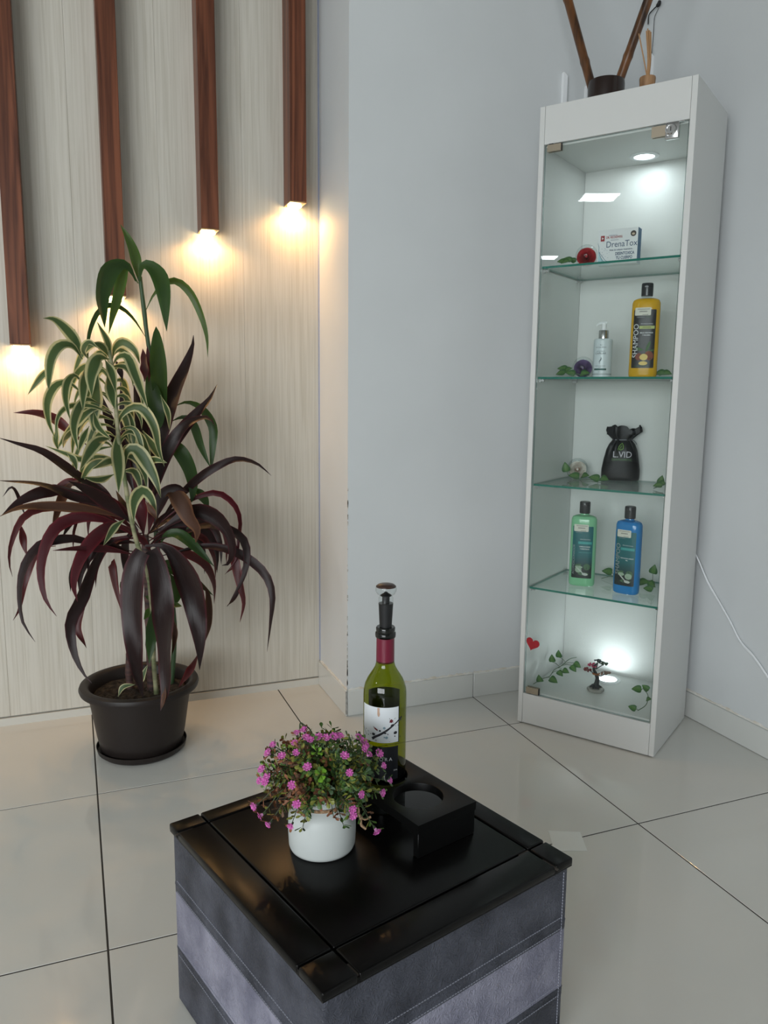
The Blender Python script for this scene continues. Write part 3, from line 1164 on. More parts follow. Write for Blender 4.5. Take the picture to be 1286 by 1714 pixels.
for (q, n, isf) in tips:
    mid = rootp.lerp(q, 0.5)+Vector((0, 0, 0.016))*(1.0 if q.z > OH+0.09 else 2.2)
    base = rootp+Vector((random.uniform(-0.024, 0.024), random.uniform(-0.024, 0.024), 0))
    pts = catmull([base, mid, q], 10)
    stm.tube([p-vc for p in pts], [0.0011-0.0005*k/10 for k in range(11)], 4, caps=False)
    russet = random.random() < (0.24 if n.z > -0.1 else 0.42)
    left = n.dot(drt) < -0.2
    pal = (3, 4, 3, 2) if (russet or (left and random.random() < 0.35)) else (0, 1, 1, 2, 0, 0, 2)
    if random.random() < 0.03:
        pal = (5, 0, 5)
    for k in range(3, 11):
        p = pts[k]
        t = (pts[min(k+1, 10)]-pts[k-1]).normalized()
        for _ in range(3 if k > 4 else 2):
            rv = Vector((random.gauss(0, 1), random.gauss(0, 1), random.gauss(0, 1)))
            rv = (rv-t*rv.dot(t)).normalized()
            d = (t*0.75+rv*random.uniform(0.5, 1.0))
            leaflet(fol, p-vc+rv*0.001, d, rv+t*0.4, random.uniform(0.009, 0.0145), random.uniform(0.0048, 0.0072), random.choice(pal))
    if isf:
        o = link('flower', FLM, vs_, loc=(q-vc)+n*0.004)
        ax = (n+Vector((random.uniform(-.3, .3), random.uniform(-.3, .3), random.uniform(-.2, .3)))+(CAM-q).normalized()*0.35).normalized()
        o.rotation_mode = 'QUATERNION'
        o.rotation_quaternion = ax.to_track_quat('Z', 'Y') @ Matrix.Rotation(random.random()*6, 3, 'Z').to_quaternion()
        s = random.uniform(0.72, 0.98)
        o.scale = (s, s, s)
# one loose stem bent over the top
tp = [at_y(420+zx*0.18663, 1200+zy*0.18663, vc.y+0.01)-vc for zx, zy in ((600, 330), (540, 130), (480, 75), (445, 55), (440, 110), (445, 190))]
stm.tube(catmull(tp, 20), 0.0011, 5)
o = stm.build('stems', M_STEM, vs_, smooth=60)
o['kind'] = 'stuff'
o = fol.build('foliage', M_LF, vs_)
o['kind'] = 'stuff'

# ------------------------------------------------------------------ potted plant
pc = Vector((0.1445, 2.215, 0))
pl = empty('potted_plant', pc, 0, 'tall potted plant with burgundy and striped leaves in a brown pot', 'potted plant')
b = MB()
b.lathe([(0.105, 0.012), (0.112, 0.016), (0.121, 0.06), (0.130, 0.12), (0.1375, 0.168), (0.139, 0.183), (0.150, 0.183), (0.1605, 0.186), (0.163, 0.194),
         (0.160, 0.202), (0.150, 0.2055), (0.140, 0.203), (0.135, 0.195), (0.130, 0.165)], 64, cap0=True, cap1=False)
b.build('pot', M_POT, pl, smooth=50)
b = MB()
b.lathe([(0.090, 0.0004), (0.112, 0.002), (0.121, 0.010), (0.124, 0.023), (0.1225, 0.0235), (0.119, 0.012), (0.1105, 0.0105)], 64, cap0=True, cap1=True)
b.build('saucer', M_POT, pl, smooth=40)
rows = []
for i in range(15):
    r = 0.1315*i/14
    rows.append([(r*cos(2*pi*k/40), r*sin(2*pi*k/40), 0.171+0.006*sin(9*r*40+k)*random.random()+0.004*random.random()-0.01*(i == 14)) for k in range(40)])
b = MB()
b.quadgrid(rows, closed_u=True)
b.build('soil', M_SOIL, pl, smooth=80)

Z1 = lambda x, y: (x*0.37325, 340+y*0.37325)
Z2 = lambda x, y: (x*0.37325, 720+y*0.37325)
PY = 2.2


def ppt(zf, x, y, Y):
    px, py = zf(x, y)
    return at_y(px, py, Y)-pc


def cane(name, zpts, w, m, Ys):
    pts = [ppt(zf, x, y, Y) for (zf, x, y), Y in zip(zpts, Ys)]
    pts[0].z = min(pts[0].z, 0.168)
    n = 26
    cv = arclen(catmull(pts, 60), n)
    r = w*0.37325/1308*2.3/2
    bb = MB()
    bb.tube(cv, [r*(1.14 if k % 4 == 0 else 1.0)*(1-0.25*k/n) for k in range(n+1)], 10)
    return bb.build(name, m, pl, smooth=60)


cane('stem', [(Z2, 702, 1170), (Z2, 690, 1050), (Z2, 685, 850), (Z2, 665, 650), (Z2, 622, 530), (Z2, 588, 400), (Z2, 560, 220), (Z1, 530, 1040), (Z1, 512, 800), (Z1, 490, 660)],
     19, M_CANE, [2.17, 2.17, 2.16, 2.15, 2.13, 2.12, 2.11, 2.10, 2.10, 2.10])
cane('stem', [(Z2, 682, 1165), (Z2, 672, 900), (Z2, 662, 650), (Z2, 650, 470)], 40, M_TRUNK, [2.21, 2.21, 2.21, 2.21])
cane('stem', [(Z2, 768, 1130), (Z2, 782, 950), (Z2, 770, 750), (Z2, 712, 560), (Z2, 700, 380), (Z1, 720, 900), (Z1, 668, 650), (Z1, 645, 470), (Z1, 628, 330)],
     22, M_CANEG, [2.24, 2.24, 2.25, 2.25, 2.25, 2.25, 2.25, 2.25, 2.25])
cane('stem', [(Z2, 585, 1165), (Z2, 578, 1050), (Z2, 600, 850), (Z2, 640, 640)], 30, M_TRUNK, [2.24, 2.24, 2.24, 2.23])

LEAF_N = 18


def leaf(kind, zf, pts, w, dy=0.0, y0=2.2, tw=0.0, blunt=False, even=False):
    """long blade: base first, tip last; w = width in crop pixels; depth runs from y0 to y0+dy"""
    n = len(pts)
    P3 = []
    for i, (x, y) in enumerate(pts):
        t = i/(n-1)
        P3.append(ppt(zf, x, y, min(y0+dy*t, 2.40)))
    cv = arclen(catmull(P3, 50), LEAF_N)
    W = w*0.37325/1308*2.28*0.92
    rows = []
    ph = random.random()*6
    prev = None
    for k, p in enumerate(cv):
        t = k/LEAF_N
        T = (cv[min(k+1, LEAF_N)]-cv[max(k-1, 0)]).normalized()
        D = (CAM-pc-p).normalized()
        S = T.cross(D)
        if S.length < 1e-3:
            S = prev or Vector((1, 0, 0))
        S.normalize()
        if prev is not None and S.dot(prev) < 0:
            S = -S
        prev = S
        Nn = S.cross(T).normalized()
        a = tw+(0.75*sin(4.2*t+ph) if kind in 'BMRT' else 0.4*sin(2.6*t+ph))
        S2 = S*cos(a)+Nn*sin(a)
        N2 = Nn*cos(a)-S*sin(a)
        if blunt:
            wd = sin(pi*min(1, 0.06+0.94*t)**1.25)**0.65 if t < 1 else 0.02
        elif even:
            wd = max(0.0, sin(pi*(0.12+0.88*t)**0.75))**0.7
        else:
            wd = max(0.10*(1-t), sin(pi*min(1, t**0.78))**0.95*(0.25+0.75*min(1, t*2.4)))
        if t >= 1:
            wd = 0.02
        h = W*wd/2/max(0.75, cos(a))
        wave = 0.05*W*sin(9*t+ph)
        rows.append([p-S2*h+N2*(0.22*h+wave*wd), p-S2*h*0.5+N2*0.10*h, p-N2*0.06*h, p+S2*h*0.5+N2*0.10*h, p+S2*h+N2*(0.22*h-wave*wd)])
    bb = MB()
    bb.quadgrid(rows, uv=True)
    return bb.build('leaf', ML[kind], pl, smooth=70)


L = leaf
# --- plain green leaves of the tall cane
L('Y', Z1, [(628, 370), (605, 240), (575, 160), (540, 95)], 48, 0.0, 2.25)
L('G', Z1, [(610, 350), (575, 285), (530, 278), (480, 320), (455, 420), (462, 500), (470, 558)], 78, -0.10, 2.24, 0.2)
L('Y', Z1, [(620, 360), (570, 283), (548, 340), (525, 440), (505, 510), (488, 588)], 50, -0.04, 2.24)
L('G', Z1, [(628, 350), (636, 285), (670, 280), (715, 330), (738, 430), (748, 575)], 72, -0.10, 2.24)
L('Y', Z1, [(655, 480), (690, 410), (745, 355), (800, 352), (860, 410), (905, 510), (928, 600), (932, 692)], 36, -0.08, 2.25)
L('G', Z1, [(662, 615), (600, 520), (545, 470), (485, 457), (435, 495), (402, 575), (393, 650), (396, 740)], 24, -0.06, 2.25)
L('G', Z1, [(728, 1000), (722, 880), (714, 760), (706, 650), (700, 553)], 74, -0.09, 2.24, blunt=True)
L('G', Z1, [(660, 770), (678, 810), (695, 890), (706, 960), (712, 1015)], 78, -0.04, 2.23, blunt=True)
L('G', Z1, [(765, 980), (820, 960), (862, 985), (900, 1090), (945, 1188)], 42, -0.02, 2.24)
L('G', Z1, [(780, 912), (840, 892), (905, 920), (955, 1000), (955, 1090), (944, 1222)], 46, -0.02, 2.26)
L('G', Z2, [(760, 70), (800, 90), (845, 170), (864, 250), (860, 325)], 68, -0.06, 2.24, even=True)
L('G', Z2, [(780, 350), (820, 390), (850, 435), (852, 485)], 46, -0.04, 2.24)
L('G', Z2, [(840, 270), (880, 278), (915, 310), (937, 355)], 50, -0.04, 2.24)
L('G', Z2, [(718, 515), (745, 470), (800, 466), (875, 525), (962, 612)], 52, -0.08, 2.22)
L('G', Z2, [(715, 590), (760, 600), (800, 640), (815, 680)], 66, 0.04, 2.26)
L('G', Z2, [(760, 640), (790, 690), (790, 750), (765, 800)], 60, 0.04, 2.27)
L('G', Z2, [(700, 770), (686, 830), (678, 920), (670, 1050)], 56, -0.03, 2.16)
L('Y', Z2, [(690, 790), (665, 820), (645, 850)], 34, -0.02, 2.19)
L('Y', Z2, [(575, 720), (555, 700), (540, 680)], 44, -0.02, 2.20)
L('Y', Z2, [(770, 780), (790, 785), (816, 790)], 26, -0.02, 2.22)
L('Y', Z2, [(700, 740), (672, 750), (650, 745)], 30, -0.02, 2.20)
# --- striped leaves
V = [([(360, 700), (352, 640), (305, 572), (245, 522), (193, 516)], 50), ([(350, 680), (346, 620), (334, 563)], 24), ([(370, 700), (325, 640), (272, 640), (232, 700), (220, 800), (220, 838)], 50),
     ([(240, 690), (222, 740), (180, 785), (124, 860)], 32), ([(490, 700), (440, 695), (412, 770), (412, 868)], 64), ([(495, 700), (482, 620), (436, 532)], 30),
     ([(490, 690), (455, 640), (413, 626)], 36), ([(505, 700), (515, 650), (552, 624), (605, 660), (628, 722)], 44), ([(505, 730), (530, 690), (572, 690), (605, 770), (638, 855), (664, 922)], 46),
     ([(440, 760), (432, 860), (420, 970), (428, 1048)], 60), ([(380, 740), (374, 820), (372, 930)], 42), ([(480, 770), (498, 850), (515, 925)], 48),
     ([(372, 810), (335, 772), (302, 805), (294, 880), (315, 975)], 36), ([(375, 860), (310, 806), (250, 818), (212, 890), (218, 980), (246, 1052)], 42),
     ([(450, 900), (385, 880), (345, 935), (330, 1010), (352, 1112)], 44), ([(490, 920), (405, 930), (315, 1015), (248, 1115)], 40), ([(500, 950), (420, 912), (315, 910), (260, 960), (250, 1062)], 26),
     ([(528, 1030), (540, 960), (592, 915), (645, 928), (692, 1005), (712, 1105), (738, 1182)], 46), ([(530, 1010), (524, 1110), (532, 1210), (532, 1300)], 58),
     ([(560, 1190), (570, 1112), (612, 1105), (662, 1172), (700, 1245), (722, 1322)], 62), ([(500, 1055), (445, 1065), (392, 1130), (358, 1200)], 54),
     ([(520, 1090), (440, 1105), (370, 1150), (300, 1125), (203, 1088)], 32), ([(535, 1150), (485, 1160), (415, 1192)], 40), ([(515, 1215), (445, 1242), (372, 1228)], 34),
     ([(720, 860), (752, 940), (760, 1018)], 26), ([(400, 1000), (372, 1055), (352, 1115)], 30), ([(350, 990), (300, 1050), (282, 1100)], 26), ([(640, 1020), (680, 1080), (735, 1170)], 40),
     ([(470, 700), (500, 760), (520, 850)], 40), ([(420, 930), (440, 1000), (500, 1060)], 30), ([(300, 1120), (330, 1150), (345, 1200)], 30), ([(640, 1180), (690, 1150), (750, 1165)], 34),
     ([(395, 700), (375, 660), (400, 625), (440, 650)], 30), ([(260, 1000), (250, 1060), (262, 1110)], 28)]
for k, (pts, w) in enumerate(V):
    dy = (-0.10, -0.05, -0.16, 0.02, -0.12, -0.08)[k % 6]
    L('V', Z1, pts, w, dy, 2.12, random.uniform(-0.25, 0.25))
rv = random.Random(11)
for k in range(30):
    t = k/29
    sx_, sy_ = 488+45*t+rv.uniform(-8, 8), 690+520*t
    sd_ = -1 if k % 2 == 0 else 1
    le = rv.uniform(90, 190)*(1.0 if sd_ < 0 else 0.75)
    up = rv.uniform(10, 60)
    dr_ = rv.uniform(60, 170)
    L('V', Z1, [(sx_, sy_), (sx_+sd_*le*0.35, sy_-up), (sx_+sd_*le*0.75, sy_-up*0.5), (sx_+sd_*le, sy_+dr_*0.45), (sx_+sd_*le*1.05, sy_+dr_)], rv.uniform(24, 42), rv.uniform(-0.05, 0.16), 2.14, rv.uniform(-0.4, 0.4))
for k in range(14):
    sd_ = -1 if k % 2 == 0 else 1
    a = rv.uniform(-0.5, 0.9)
    le = rv.uniform(170, 330)
    x1_, y1_ = 650+sd_*le*cos(a), 480-le*sin(a)*0.9
    L(rv.choice('BBBMR'), Z2, [(650+sd_*12, 480+rv.uniform(-40, 60)), (650+sd_*le*0.5*cos(a), 480-le*0.55*sin(a)-20), (x1_, y1_), (x1_+sd_*50, y1_+90), (x1_+sd_*55, y1_+190)], rv.uniform(34, 52), rv.uniform(-0.02, 0.15), 2.21, rv.uniform(-0.5, 0.5))
L('V', Z2, [(600, 420), (602, 320), (640, 270), (682, 312), (702, 395)], 54, -0.08, 2.10)
L('T', Z2, [(655, 320), (678, 355), (702, 402)], 30, -0.02, 2.02)
L('V', Z2, [(560, 400), (510, 440), (463, 518)], 34, -0.05, 2.12)
L('V', Z2, [(628, 1155), (640, 1105), (662, 1053)], 26, 0.0, 2.13)
L('V', Z2, [(530, 1195), (552, 1152), (606, 1140)], 24, 0.0, 2.12)
# --- burgundy leaves
BL = [('B', Z1, [(650, 1360), (605, 1150), (570, 980), (540, 798)], 80, 0.06, 0), ('B', Z1, [(650, 1360), (632, 1120), (622, 940), (600, 815)], 96, 0.08, 0),
      ('B', Z1, [(668, 1350), (700, 1080), (775, 870), (830, 740), (864, 640), (868, 592)], 92, 0.06, 0), ('B', Z1, [(690, 1340), (740, 1130), (805, 1030), (880, 945), (940, 880), (974, 813)], 66, 0.0, 0),
      ('B', Z1, [(690, 1340), (725, 1160), (790, 1045), (850, 985), (930, 962), (966, 1002)], 62, -0.06, 0), ('M', Z1, [(648, 800), (652, 730), (640, 652)], 44, 0.0, 0),
      ('M', Z1, [(668, 800), (668, 720), (660, 640)], 30, 0.03, 0), ('B', Z1, [(550, 800), (535, 740), (515, 700)], 26, 0.0, 0), ('B', Z1, [(610, 1320), (520, 1060), (478, 940), (443, 830)], 62, 0.05, 0),
      ('R', Z1, [(390, 1085), (305, 1015), (235, 965), (150, 940), (60, 940)], 44, 0.02, 0), ('B', Z2, [(590, 410), (480, 300), (350, 210), (200, 100), (80, 60), (-10, 33)], 46, -0.06, 0),
      ('B', Z2, [(580, 410), (460, 330), (330, 300), (180, 245), (-10, 226)], 38, -0.10, 0), ('B', Z2, [(590, 420), (480, 320), (400, 270), (305, 228)], 66, -0.12, 0),
      ('T', Z2, [(560, 395), (400, 352), (220, 340), (90, 350), (-8, 390)], 46, -0.14, 0), ('B', Z2, [(430, 300), (300, 268), (200, 272), (90, 320), (5, 385)], 58, -0.08, 0),
      ('R', Z2, [(600, 460), (470, 385), (330, 355), (200, 350), (105, 392), (52, 500), (40, 590), (56, 658)], 38, -0.12, 0), ('M', Z2, [(610, 480), (480, 405), (350, 392), (252, 440), (200, 540), (185, 650), (205, 760), (254, 835)], 54, -0.16, 0),
      ('M', Z2, [(615, 560), (480, 532), (350, 532), (235, 540)], 34, -0.14, 0), ('B', Z2, [(610, 545), (440, 522), (360, 490), (290, 487), (190, 512), (122, 590), (92, 700), (100, 850), (158, 950)], 42, -0.14, 0),
      ('R', Z2, [(250, 520), (190, 532), (142, 600), (106, 690), (86, 800), (58, 854)], 34, -0.05, 0), ('R', Z2, [(90, 415), (103, 490), (122, 565)], 32, -0.02, 0),
      ('M', Z2, [(600, 470), (510, 422), (430, 480), (362, 580), (332, 690), (348, 770)], 62, -0.16, 0), ('B', Z2, [(610, 572), (530, 522), (472, 522), (412, 620), (362, 760), (316, 860), (328, 980), (368, 1080), (412, 1135)], 62, -0.16, 0),
      ('R', Z2, [(380, 800), (350, 890), (388, 978)], 32, -0.02, 0), ('R', Z2, [(545, 800), (500, 590), (512, 690), (542, 790), (562, 865)], 34, -0.08, 0), ('B', Z2, [(590, 440), (562, 530), (556, 655)], 40, 0.06, 0),
      ('B', Z2, [(720, 565), (820, 540), (920, 520), (1010, 532), (1105, 572), (1190, 645), (1224, 740), (1216, 860), (1198, 995)], 46, -0.14, 0),
      ('B', Z2, [(710, 490), (830, 460), (920, 430), (1000, 440), (1082, 482), (1108, 560), (1088, 670), (1020, 792)], 44, -0.10, 0), ('B', Z2, [(700, 470), (790, 400), (870, 362), (960, 382), (1022, 445), (1046, 525), (1030, 595), (995, 607)], 74, -0.14, 0),
      ('M', Z2, [(700, 430), (830, 330), (910, 290), (985, 282), (1052, 332), (1080, 405), (1070, 500), (1060, 580), (1008, 648)], 28, -0.04, 0),
      ('R', Z2, [(960, 400), (1030, 470), (1055, 590), (1080, 700), (1096, 775), (1076, 862)], 44, -0.08, 0), ('B', Z2, [(700, 440), (790, 310), (890, 215), (975, 162), (1062, 130), (1150, 150), (1217, 204)], 42, -0.04, 0),
      ('T', Z2, [(700, 330), (760, 272), (812, 322), (852, 390), (888, 445), (878, 505)], 82, -0.14, 0), ('B', Z2, [(690, 420), (730, 300), (790, 255), (850, 280)], 60, -0.06, 0),
      ('M', Z2, [(645, 480), (625, 340), (600, 190)], 66, 0.0, 0), ('B', Z2, [(580, 400), (470, 330), (400, 330), (330, 390), (280, 480)], 66, 0.06, 0), ('T', Z2, [(370, 220), (310, 250), (265, 330), (235, 455)], 42, 0.04, 0),
      ('R', Z2, [(420, 270), (330, 232), (270, 250), (218, 290)], 36, 0.04, 0), ('B', Z2, [(620, 450), (560, 350), (520, 270)], 40, 0.08, 0), ('M', Z2, [(665, 470), (690, 330), (700, 200)], 50, 0.06, 0),
      ('B', Z2, [(660, 470), (760, 380), (830, 330)], 44, 0.06, 0), ('B', Z2, [(120, 400), (60, 260), (10, 300)], 16, 0.0, 0), ('R', Z2, [(930, 500), (1040, 560), (1060, 600), (1010, 645)], 22, -0.04, 0),
      ('B', Z2, [(1100, 580), (1060, 740), (1015, 792)], 24, -0.04, 0), ('M', Z2, [(690, 560), (620, 470), (540, 420)], 30, -0.1, 0), ('B', Z2, [(560, 400), (420, 240), (300, 190)], 44, 0.08, 0)]
for kind, zf, pts, w, dy, tw in BL:
    L(kind, zf, pts, w, dy, 2.20, random.uniform(-0.25, 0.25))
L('B', Z2, [(640, 545), (612, 600), (598, 720), (596, 850), (600, 950), (612, 1080), (642, 1200)], 92, -0.03, 2.03, 0.15, even=True)
L('B', Z2, [(672, 540), (705, 620), (732, 760), (742, 900), (745, 1050), (742, 1170), (720, 1258)], 92, -0.03, 2.05, -0.15, even=True)
L('B', Z2, [(650, 520), (735, 520), (805, 590), (860, 700), (885, 830), (895, 960), (895, 1075)], 112, -0.08, 2.12, 0.1)
L('T', Z2, [(770, 830), (785, 900), (782, 960), (770, 1010)], 24, 0.0, 2.03)
L('T', Z2, [(742, 1150), (738, 1190), (722, 1256)], 20, 0.0, 2.02)
L('T', Z2, [(900, 680), (935, 740), (938, 860), (912, 968)], 36, 0.02, 2.12)
L('R', Z2, [(890, 1000), (850, 1080), (800, 1155)], 34, 0.06, 2.12)
L('G', Z2, [(730, 600), (800, 640), (880, 680), (958, 742)], 40, -0.04, 2.2)

# ------------------------------------------------------------------ display cabinet
CA = radians(-56.54)
CO = Vector((1.251, 1.994, 0))
CU = Vector((cos(CA), sin(CA), 0))
CV = Vector((-sin(CA), cos(CA), 0))
CW, CD, CH, CT = 0.42, 0.333, 1.80, 0.015


def cw(u, v, z=0.0):
    q = CO+CU*u+CV*v
    return Vector((q.x, q.y, z))


def cab(px, py, v):
    """pixel -> cabinet coordinates on the plane at depth v"""
    d = ray(px, py)
    t = (v+CO.dot(CV))/d.dot(CV)
    q = CAM+d*t
    return Vector(((q-CO).dot(CU), v, q.z))


def cabz(px, py, z):
    q = at_z(px, py, z)
    return Vector(((q-CO).dot(CU), (q-CO).dot(CV), z))


cabn = empty('display_cabinet', CO, CA, 'tall narrow white display cabinet with a glass door and lit glass shelves', 'display cabinet')
ZB = 0.004
FLZ, CLZ = 0.104, 1.694
bbox_obj('side_panel', 0, CT, 0, CD, ZB, CH, 0.0008, M_MDF, cabn, 1)
bbox_obj('side_panel', CW-CT, CW, 0, CD, ZB, CH, 0.0008, M_MDF, cabn, 1)
bbox_obj('back_panel', CT+0.0005, CW-CT-0.0005, CD-0.015, CD-0.001, ZB+0.002, CH-0.001, 0.0005, M_MDF, cabn, 1)
bbox_obj('header', CT+0.0005, CW-CT-0.0005, 0.0004, 0.0154, 1.699, CH, 0.0006, M_MDF, cabn, 1)
bbox_obj('plinth', CT+0.0005, CW-CT-0.0005, 0.0004, 0.0154, ZB, 0.099, 0.0006, M_MDF, cabn, 1)
bbox_obj('top_board', CT+0.0005, CW-CT-0.0005, 0.016, CD-0.0155, CH-0.017, CH-0.001, 0.0005, M_MDF, cabn, 1)
bbox_obj('ceiling_board', CT+0.0005, CW-CT-0.0005, 0.016, CD-0.0155, CLZ, CLZ+0.012, 0.0004, M_MDF, cabn, 1)
bbox_obj('floor_board', CT+0.0005, CW-CT-0.0005, 0.016, CD-0.0155, FLZ-0.014, FLZ, 0.0004, M_MDF, cabn, 1)
for (u, v) in ((0.004, 0.012), (CW-0.012, 0.012), (CW-0.012, CD-0.04), (0.004, CD-0.04)):
    b = MB()
    b.box(u, u+0.0095, v, v+0.028, 0.0005, 0.016) if u > 0.1 else b.box(u-0.0055, u+0.004, v, v+0.028, 0.0005, 0.016)
    b.build('foot', M_WPLASTIC, cabn)
# glass door with hinges, lock and heart sticker
door = MB()
x0, x1, y0, y1, z0, z1 = CT+0.003, CW-CT-0.003, 0.003, 0.008, 0.1015, 1.6965
door.face([(x0, y0, z0), (x1, y0, z0), (x1, y0, z1), (x0, y0, z1)], 0)
door.face([(x1, y1, z0), (x0, y1, z0), (x0, y1, z1), (x1, y1, z1)], 0)
door.face([(x0, y1, z0), (x0, y0, z0), (x0, y0, z1), (x0, y1, z1)], 1)
door.face([(x1, y0, z0), (x1, y1, z0), (x1, y1, z1), (x1, y0, z1)], 1)
door.face([(x0, y0, z1), (x1, y0, z1), (x1, y1, z1), (x0, y1, z1)], 1)
door.face([(x0, y1, z0), (x1, y1, z0), (x1, y0, z0), (x0, y0, z0)], 1)
door = door.build('glass_door', [M_GLASS, M_DEDGE], cabn)
for (za, zb) in ((1.678, 1.696), (0.103, 0.122)):
    b = MB()
    b.box(0.026, 0.066, -0.0022, 0.0027, za, zb)
    b.box(0.026, 0.066, 0.0083, 0.0120, za, zb)
    o = b.build('hinge', M_NICKEL, door)
    b = MB()
    b.box(0.0662, 0.0685, -0.0024, 0.0027, za-0.0008, zb+0.0004)
    b.box(0.030, 0.042, -0.0015, 0.0027, (zb+0.0003 if za > 1 else za-0.0009), (zb+0.003 if za > 1 else za-0.0003))
    b.build('hinge_pad', M_RUBBER, door)
b = MB()
b.box(0.312, 0.350, -0.0026, 0.0027, 1.668, 1.694)
b.box(0.312, 0.350, 0.0083, 0.0125, 1.668, 1.694)
b.build('lock_bracket', M_NICKEL, door)
lk = bbox_obj('lock', 0.349, 0.383, -0.0120, 0.0026, 1.655, 1.696, 0.003, M_CHROME, door, 3)
b = MB()
def disc_y(mb, cx_, cz_, prof, n=28):
    mb.quadgrid([[(cx_+r*cos(2*pi*k/n), y, cz_+r*sin(2*pi*k/n)) for k in range(n)] for r, y in prof], closed_u=True)
disc_y(b, 0.365, 1.677, [(0.0135, -0.0122), (0.0135, -0.021), (0.0115, -0.0225), (0.0095, -0.0225), (0.0095, -0.020), (0.0005, -0.020)])
b.build('lock_cylinder', M_CHROME, door, smooth=35)
b = MB()
b.box(0.3642, 0.3658, -0.0212, -0.0203, 1.672, 1.682)
b.build('keyhole', M_RUBBER, door)
b = MB()
b.box(0.352, 0.392, 0.0002, 0.0026, 1.6966, 1.6985)
b.build('strike_plate', M_CHROME, cabn)
b = MB()
hp = []
for k in range(48):
    a = 2*pi*k/48
    hx, hz = 16*sin(a)**3, 13*cos(a)-5*cos(2*a)-2*cos(3*a)-cos(4*a)
    r = radians(-14)
    hp.append((0.0395+(hx*cos(r)-hz*sin(r))*0.00138, 0.2600+(hx*sin(r)+hz*cos(r))*0.00138))
b.face([(x, 0.0024, z) for x, z in hp])
b.quadgrid([[(x, 0.0024, z) for x, z in hp], [(x, 0.0029, z) for x, z in hp]], closed_u=True)
o = b.build('heart_sticker', M_GLITTER, door)
o['label'] = 'red glitter heart sticker'
# glass shelves with chrome pegs
SHZ = [1.374, 1.063, 0.749, 0.434]
for z in SHZ:
    b = MB()
    x0, x1, y0, y1, z0, z1 = CT+0.002, CW-CT-0.002, 0.016, CD-0.019, z-0.006, z
    b.face([(x0, y0, z1), (x1, y0, z1), (x1, y1, z1), (x0, y1, z1)], 0)
    b.face([(x0, y1, z0), (x1, y1, z0), (x1, y0, z0), (x0, y0, z0)], 0)
    b.face([(x0, y0, z0), (x1, y0, z0), (x1, y0, z1), (x0, y0, z1)], 1)
    b.face([(x1, y1, z0), (x0, y1, z0), (x0, y1, z1), (x1, y1, z1)], 1)
    b.face([(x0, y1, z0), (x0, y0, z0), (x0, y0, z1), (x0, y1, z1)], 1)
    b.face([(x1, y0, z0), (x1, y1, z0), (x1, y1, z1), (x1, y0, z1)], 1)
    sh = b.build('glass_shelf', [M_SHELF, M_GEDGE], cabn)
    for (u, v) in ((CT+0.0003, 0.03), (CT+0.0003, CD-0.045), (CW-CT-0.0143, 0.03), (CW-CT-0.0143, CD-0.045)):
        b = MB()
        b.box(u, u+0.014, v, v+0.009, z-0.013, z-0.0065)
        b.box(u+(0.0005 if u < 0.1 else 0.0105), u+(0.0035 if u < 0.1 else 0.0135), v-0.001, v+0.010, z-0.016, z-0.0125)
        b.build('shelf_peg', M_CHROME, sh)


def downlight(u, v, z, s, energy):
    b = MB()
    b.lathe([(0.041, 0), (0.041, s*0.0025), (0.037, s*0.004), (0.029, s*0.0035), (0.028, s*0.0015)], 40, (u, v), cap0=False, cap1=False)
    for i, p in enumerate(b.v):
        b.v[i] = (p[0], p[1], p[2]+z)
    o = b.build('downlight', M_WPLASTIC, cabn, smooth=40)
    b = MB()
    b.lathe([(0.0285, 0.0008), (0.012, 0.0014)] if s > 0 else [(0.0285, -0.0008), (0.012, -0.0014)], 32, (u, v))
    for i, p in enumerate(b.v):
        b.v[i] = (p[0], p[1], p[2]+z)
    b.build('diffuser', M_COOL, o, smooth=60)
    ld = bpy.data.lights.new('cabinet_light', 'AREA')
    ld.shape = 'DISK'
    ld.size = 0.05
    ld.energy = energy
    ld.color = (0.86, 0.97, 1.0)
    lo = bpy.data.objects.new('cabinet_light', ld)
    COL.objects.link(lo)
    lo.parent = cabn
    lo.location = (u, v, z+s*0.006)
    lo.rotation_euler = (pi if s > 0 else 0, 0, 0)


downlight(0.222, 0.235, CLZ, -1, 0.21)
downlight(0.195, 0.252, FLZ, 1, 0.22)


def item(name, u, v, z, rot, label, cat, group=None):
    """a thing standing in the cabinet: local -Y is its front"""
    return empty(name, cw(u, v, z), CA+rot, label, cat, group)


# ------------------------------------------------------------------ shampoo bottles
def liquid(name, col, rough=0.12, alpha=0.0):
    return mat(name, col, rough, spec=0.5, **{'Subsurface Weight': 0.0, 'Transmission Weight': alpha, 'IOR': 1.2})


M_AMBER = mat('amber_shampoo', srgb(208, 160, 24), 0.14)
M_GREENB = mat('green_conditioner', srgb(130, 194, 150), 0.16)
M_BLUEB = mat('blue_shampoo', srgb(26, 122, 190), 0.14)
M_CAPB = mat('black_flip_cap', srgb(34, 36, 40), 0.28)
M_STICK = mat('price_sticker', srgb(214, 212, 200), 0.6)
M_TEAL = mat('teal_label', srgb(18, 104, 108), 0.4)
_N, _L, _b = nodes(M_TEAL)
_tc = _N.new('ShaderNodeTexCoord')
_sp = _N.new('ShaderNodeSeparateXYZ')
_rp = _N.new('ShaderNodeValToRGB')
_rp.color_ramp.elements[0].position, _rp.color_ramp.elements[0].color = 0.055, srgb(20, 34, 36)
_rp.color_ramp.elements[1].position, _rp.color_ramp.elements[1].color = 0.10, srgb(12, 96, 102)
_L.new(_tc.outputs['Object'], _sp.inputs[0])
_L.new(_sp.outputs[2], _rp.inputs[0])
_L.new(_rp.outputs[0], _b.inputs['Base Color'])
M_NAVYL = mat('black_bottle_label', srgb(20, 22, 26), 0.4)
M_GREYP = mat('grey_print', srgb(150, 156, 158), 0.6)
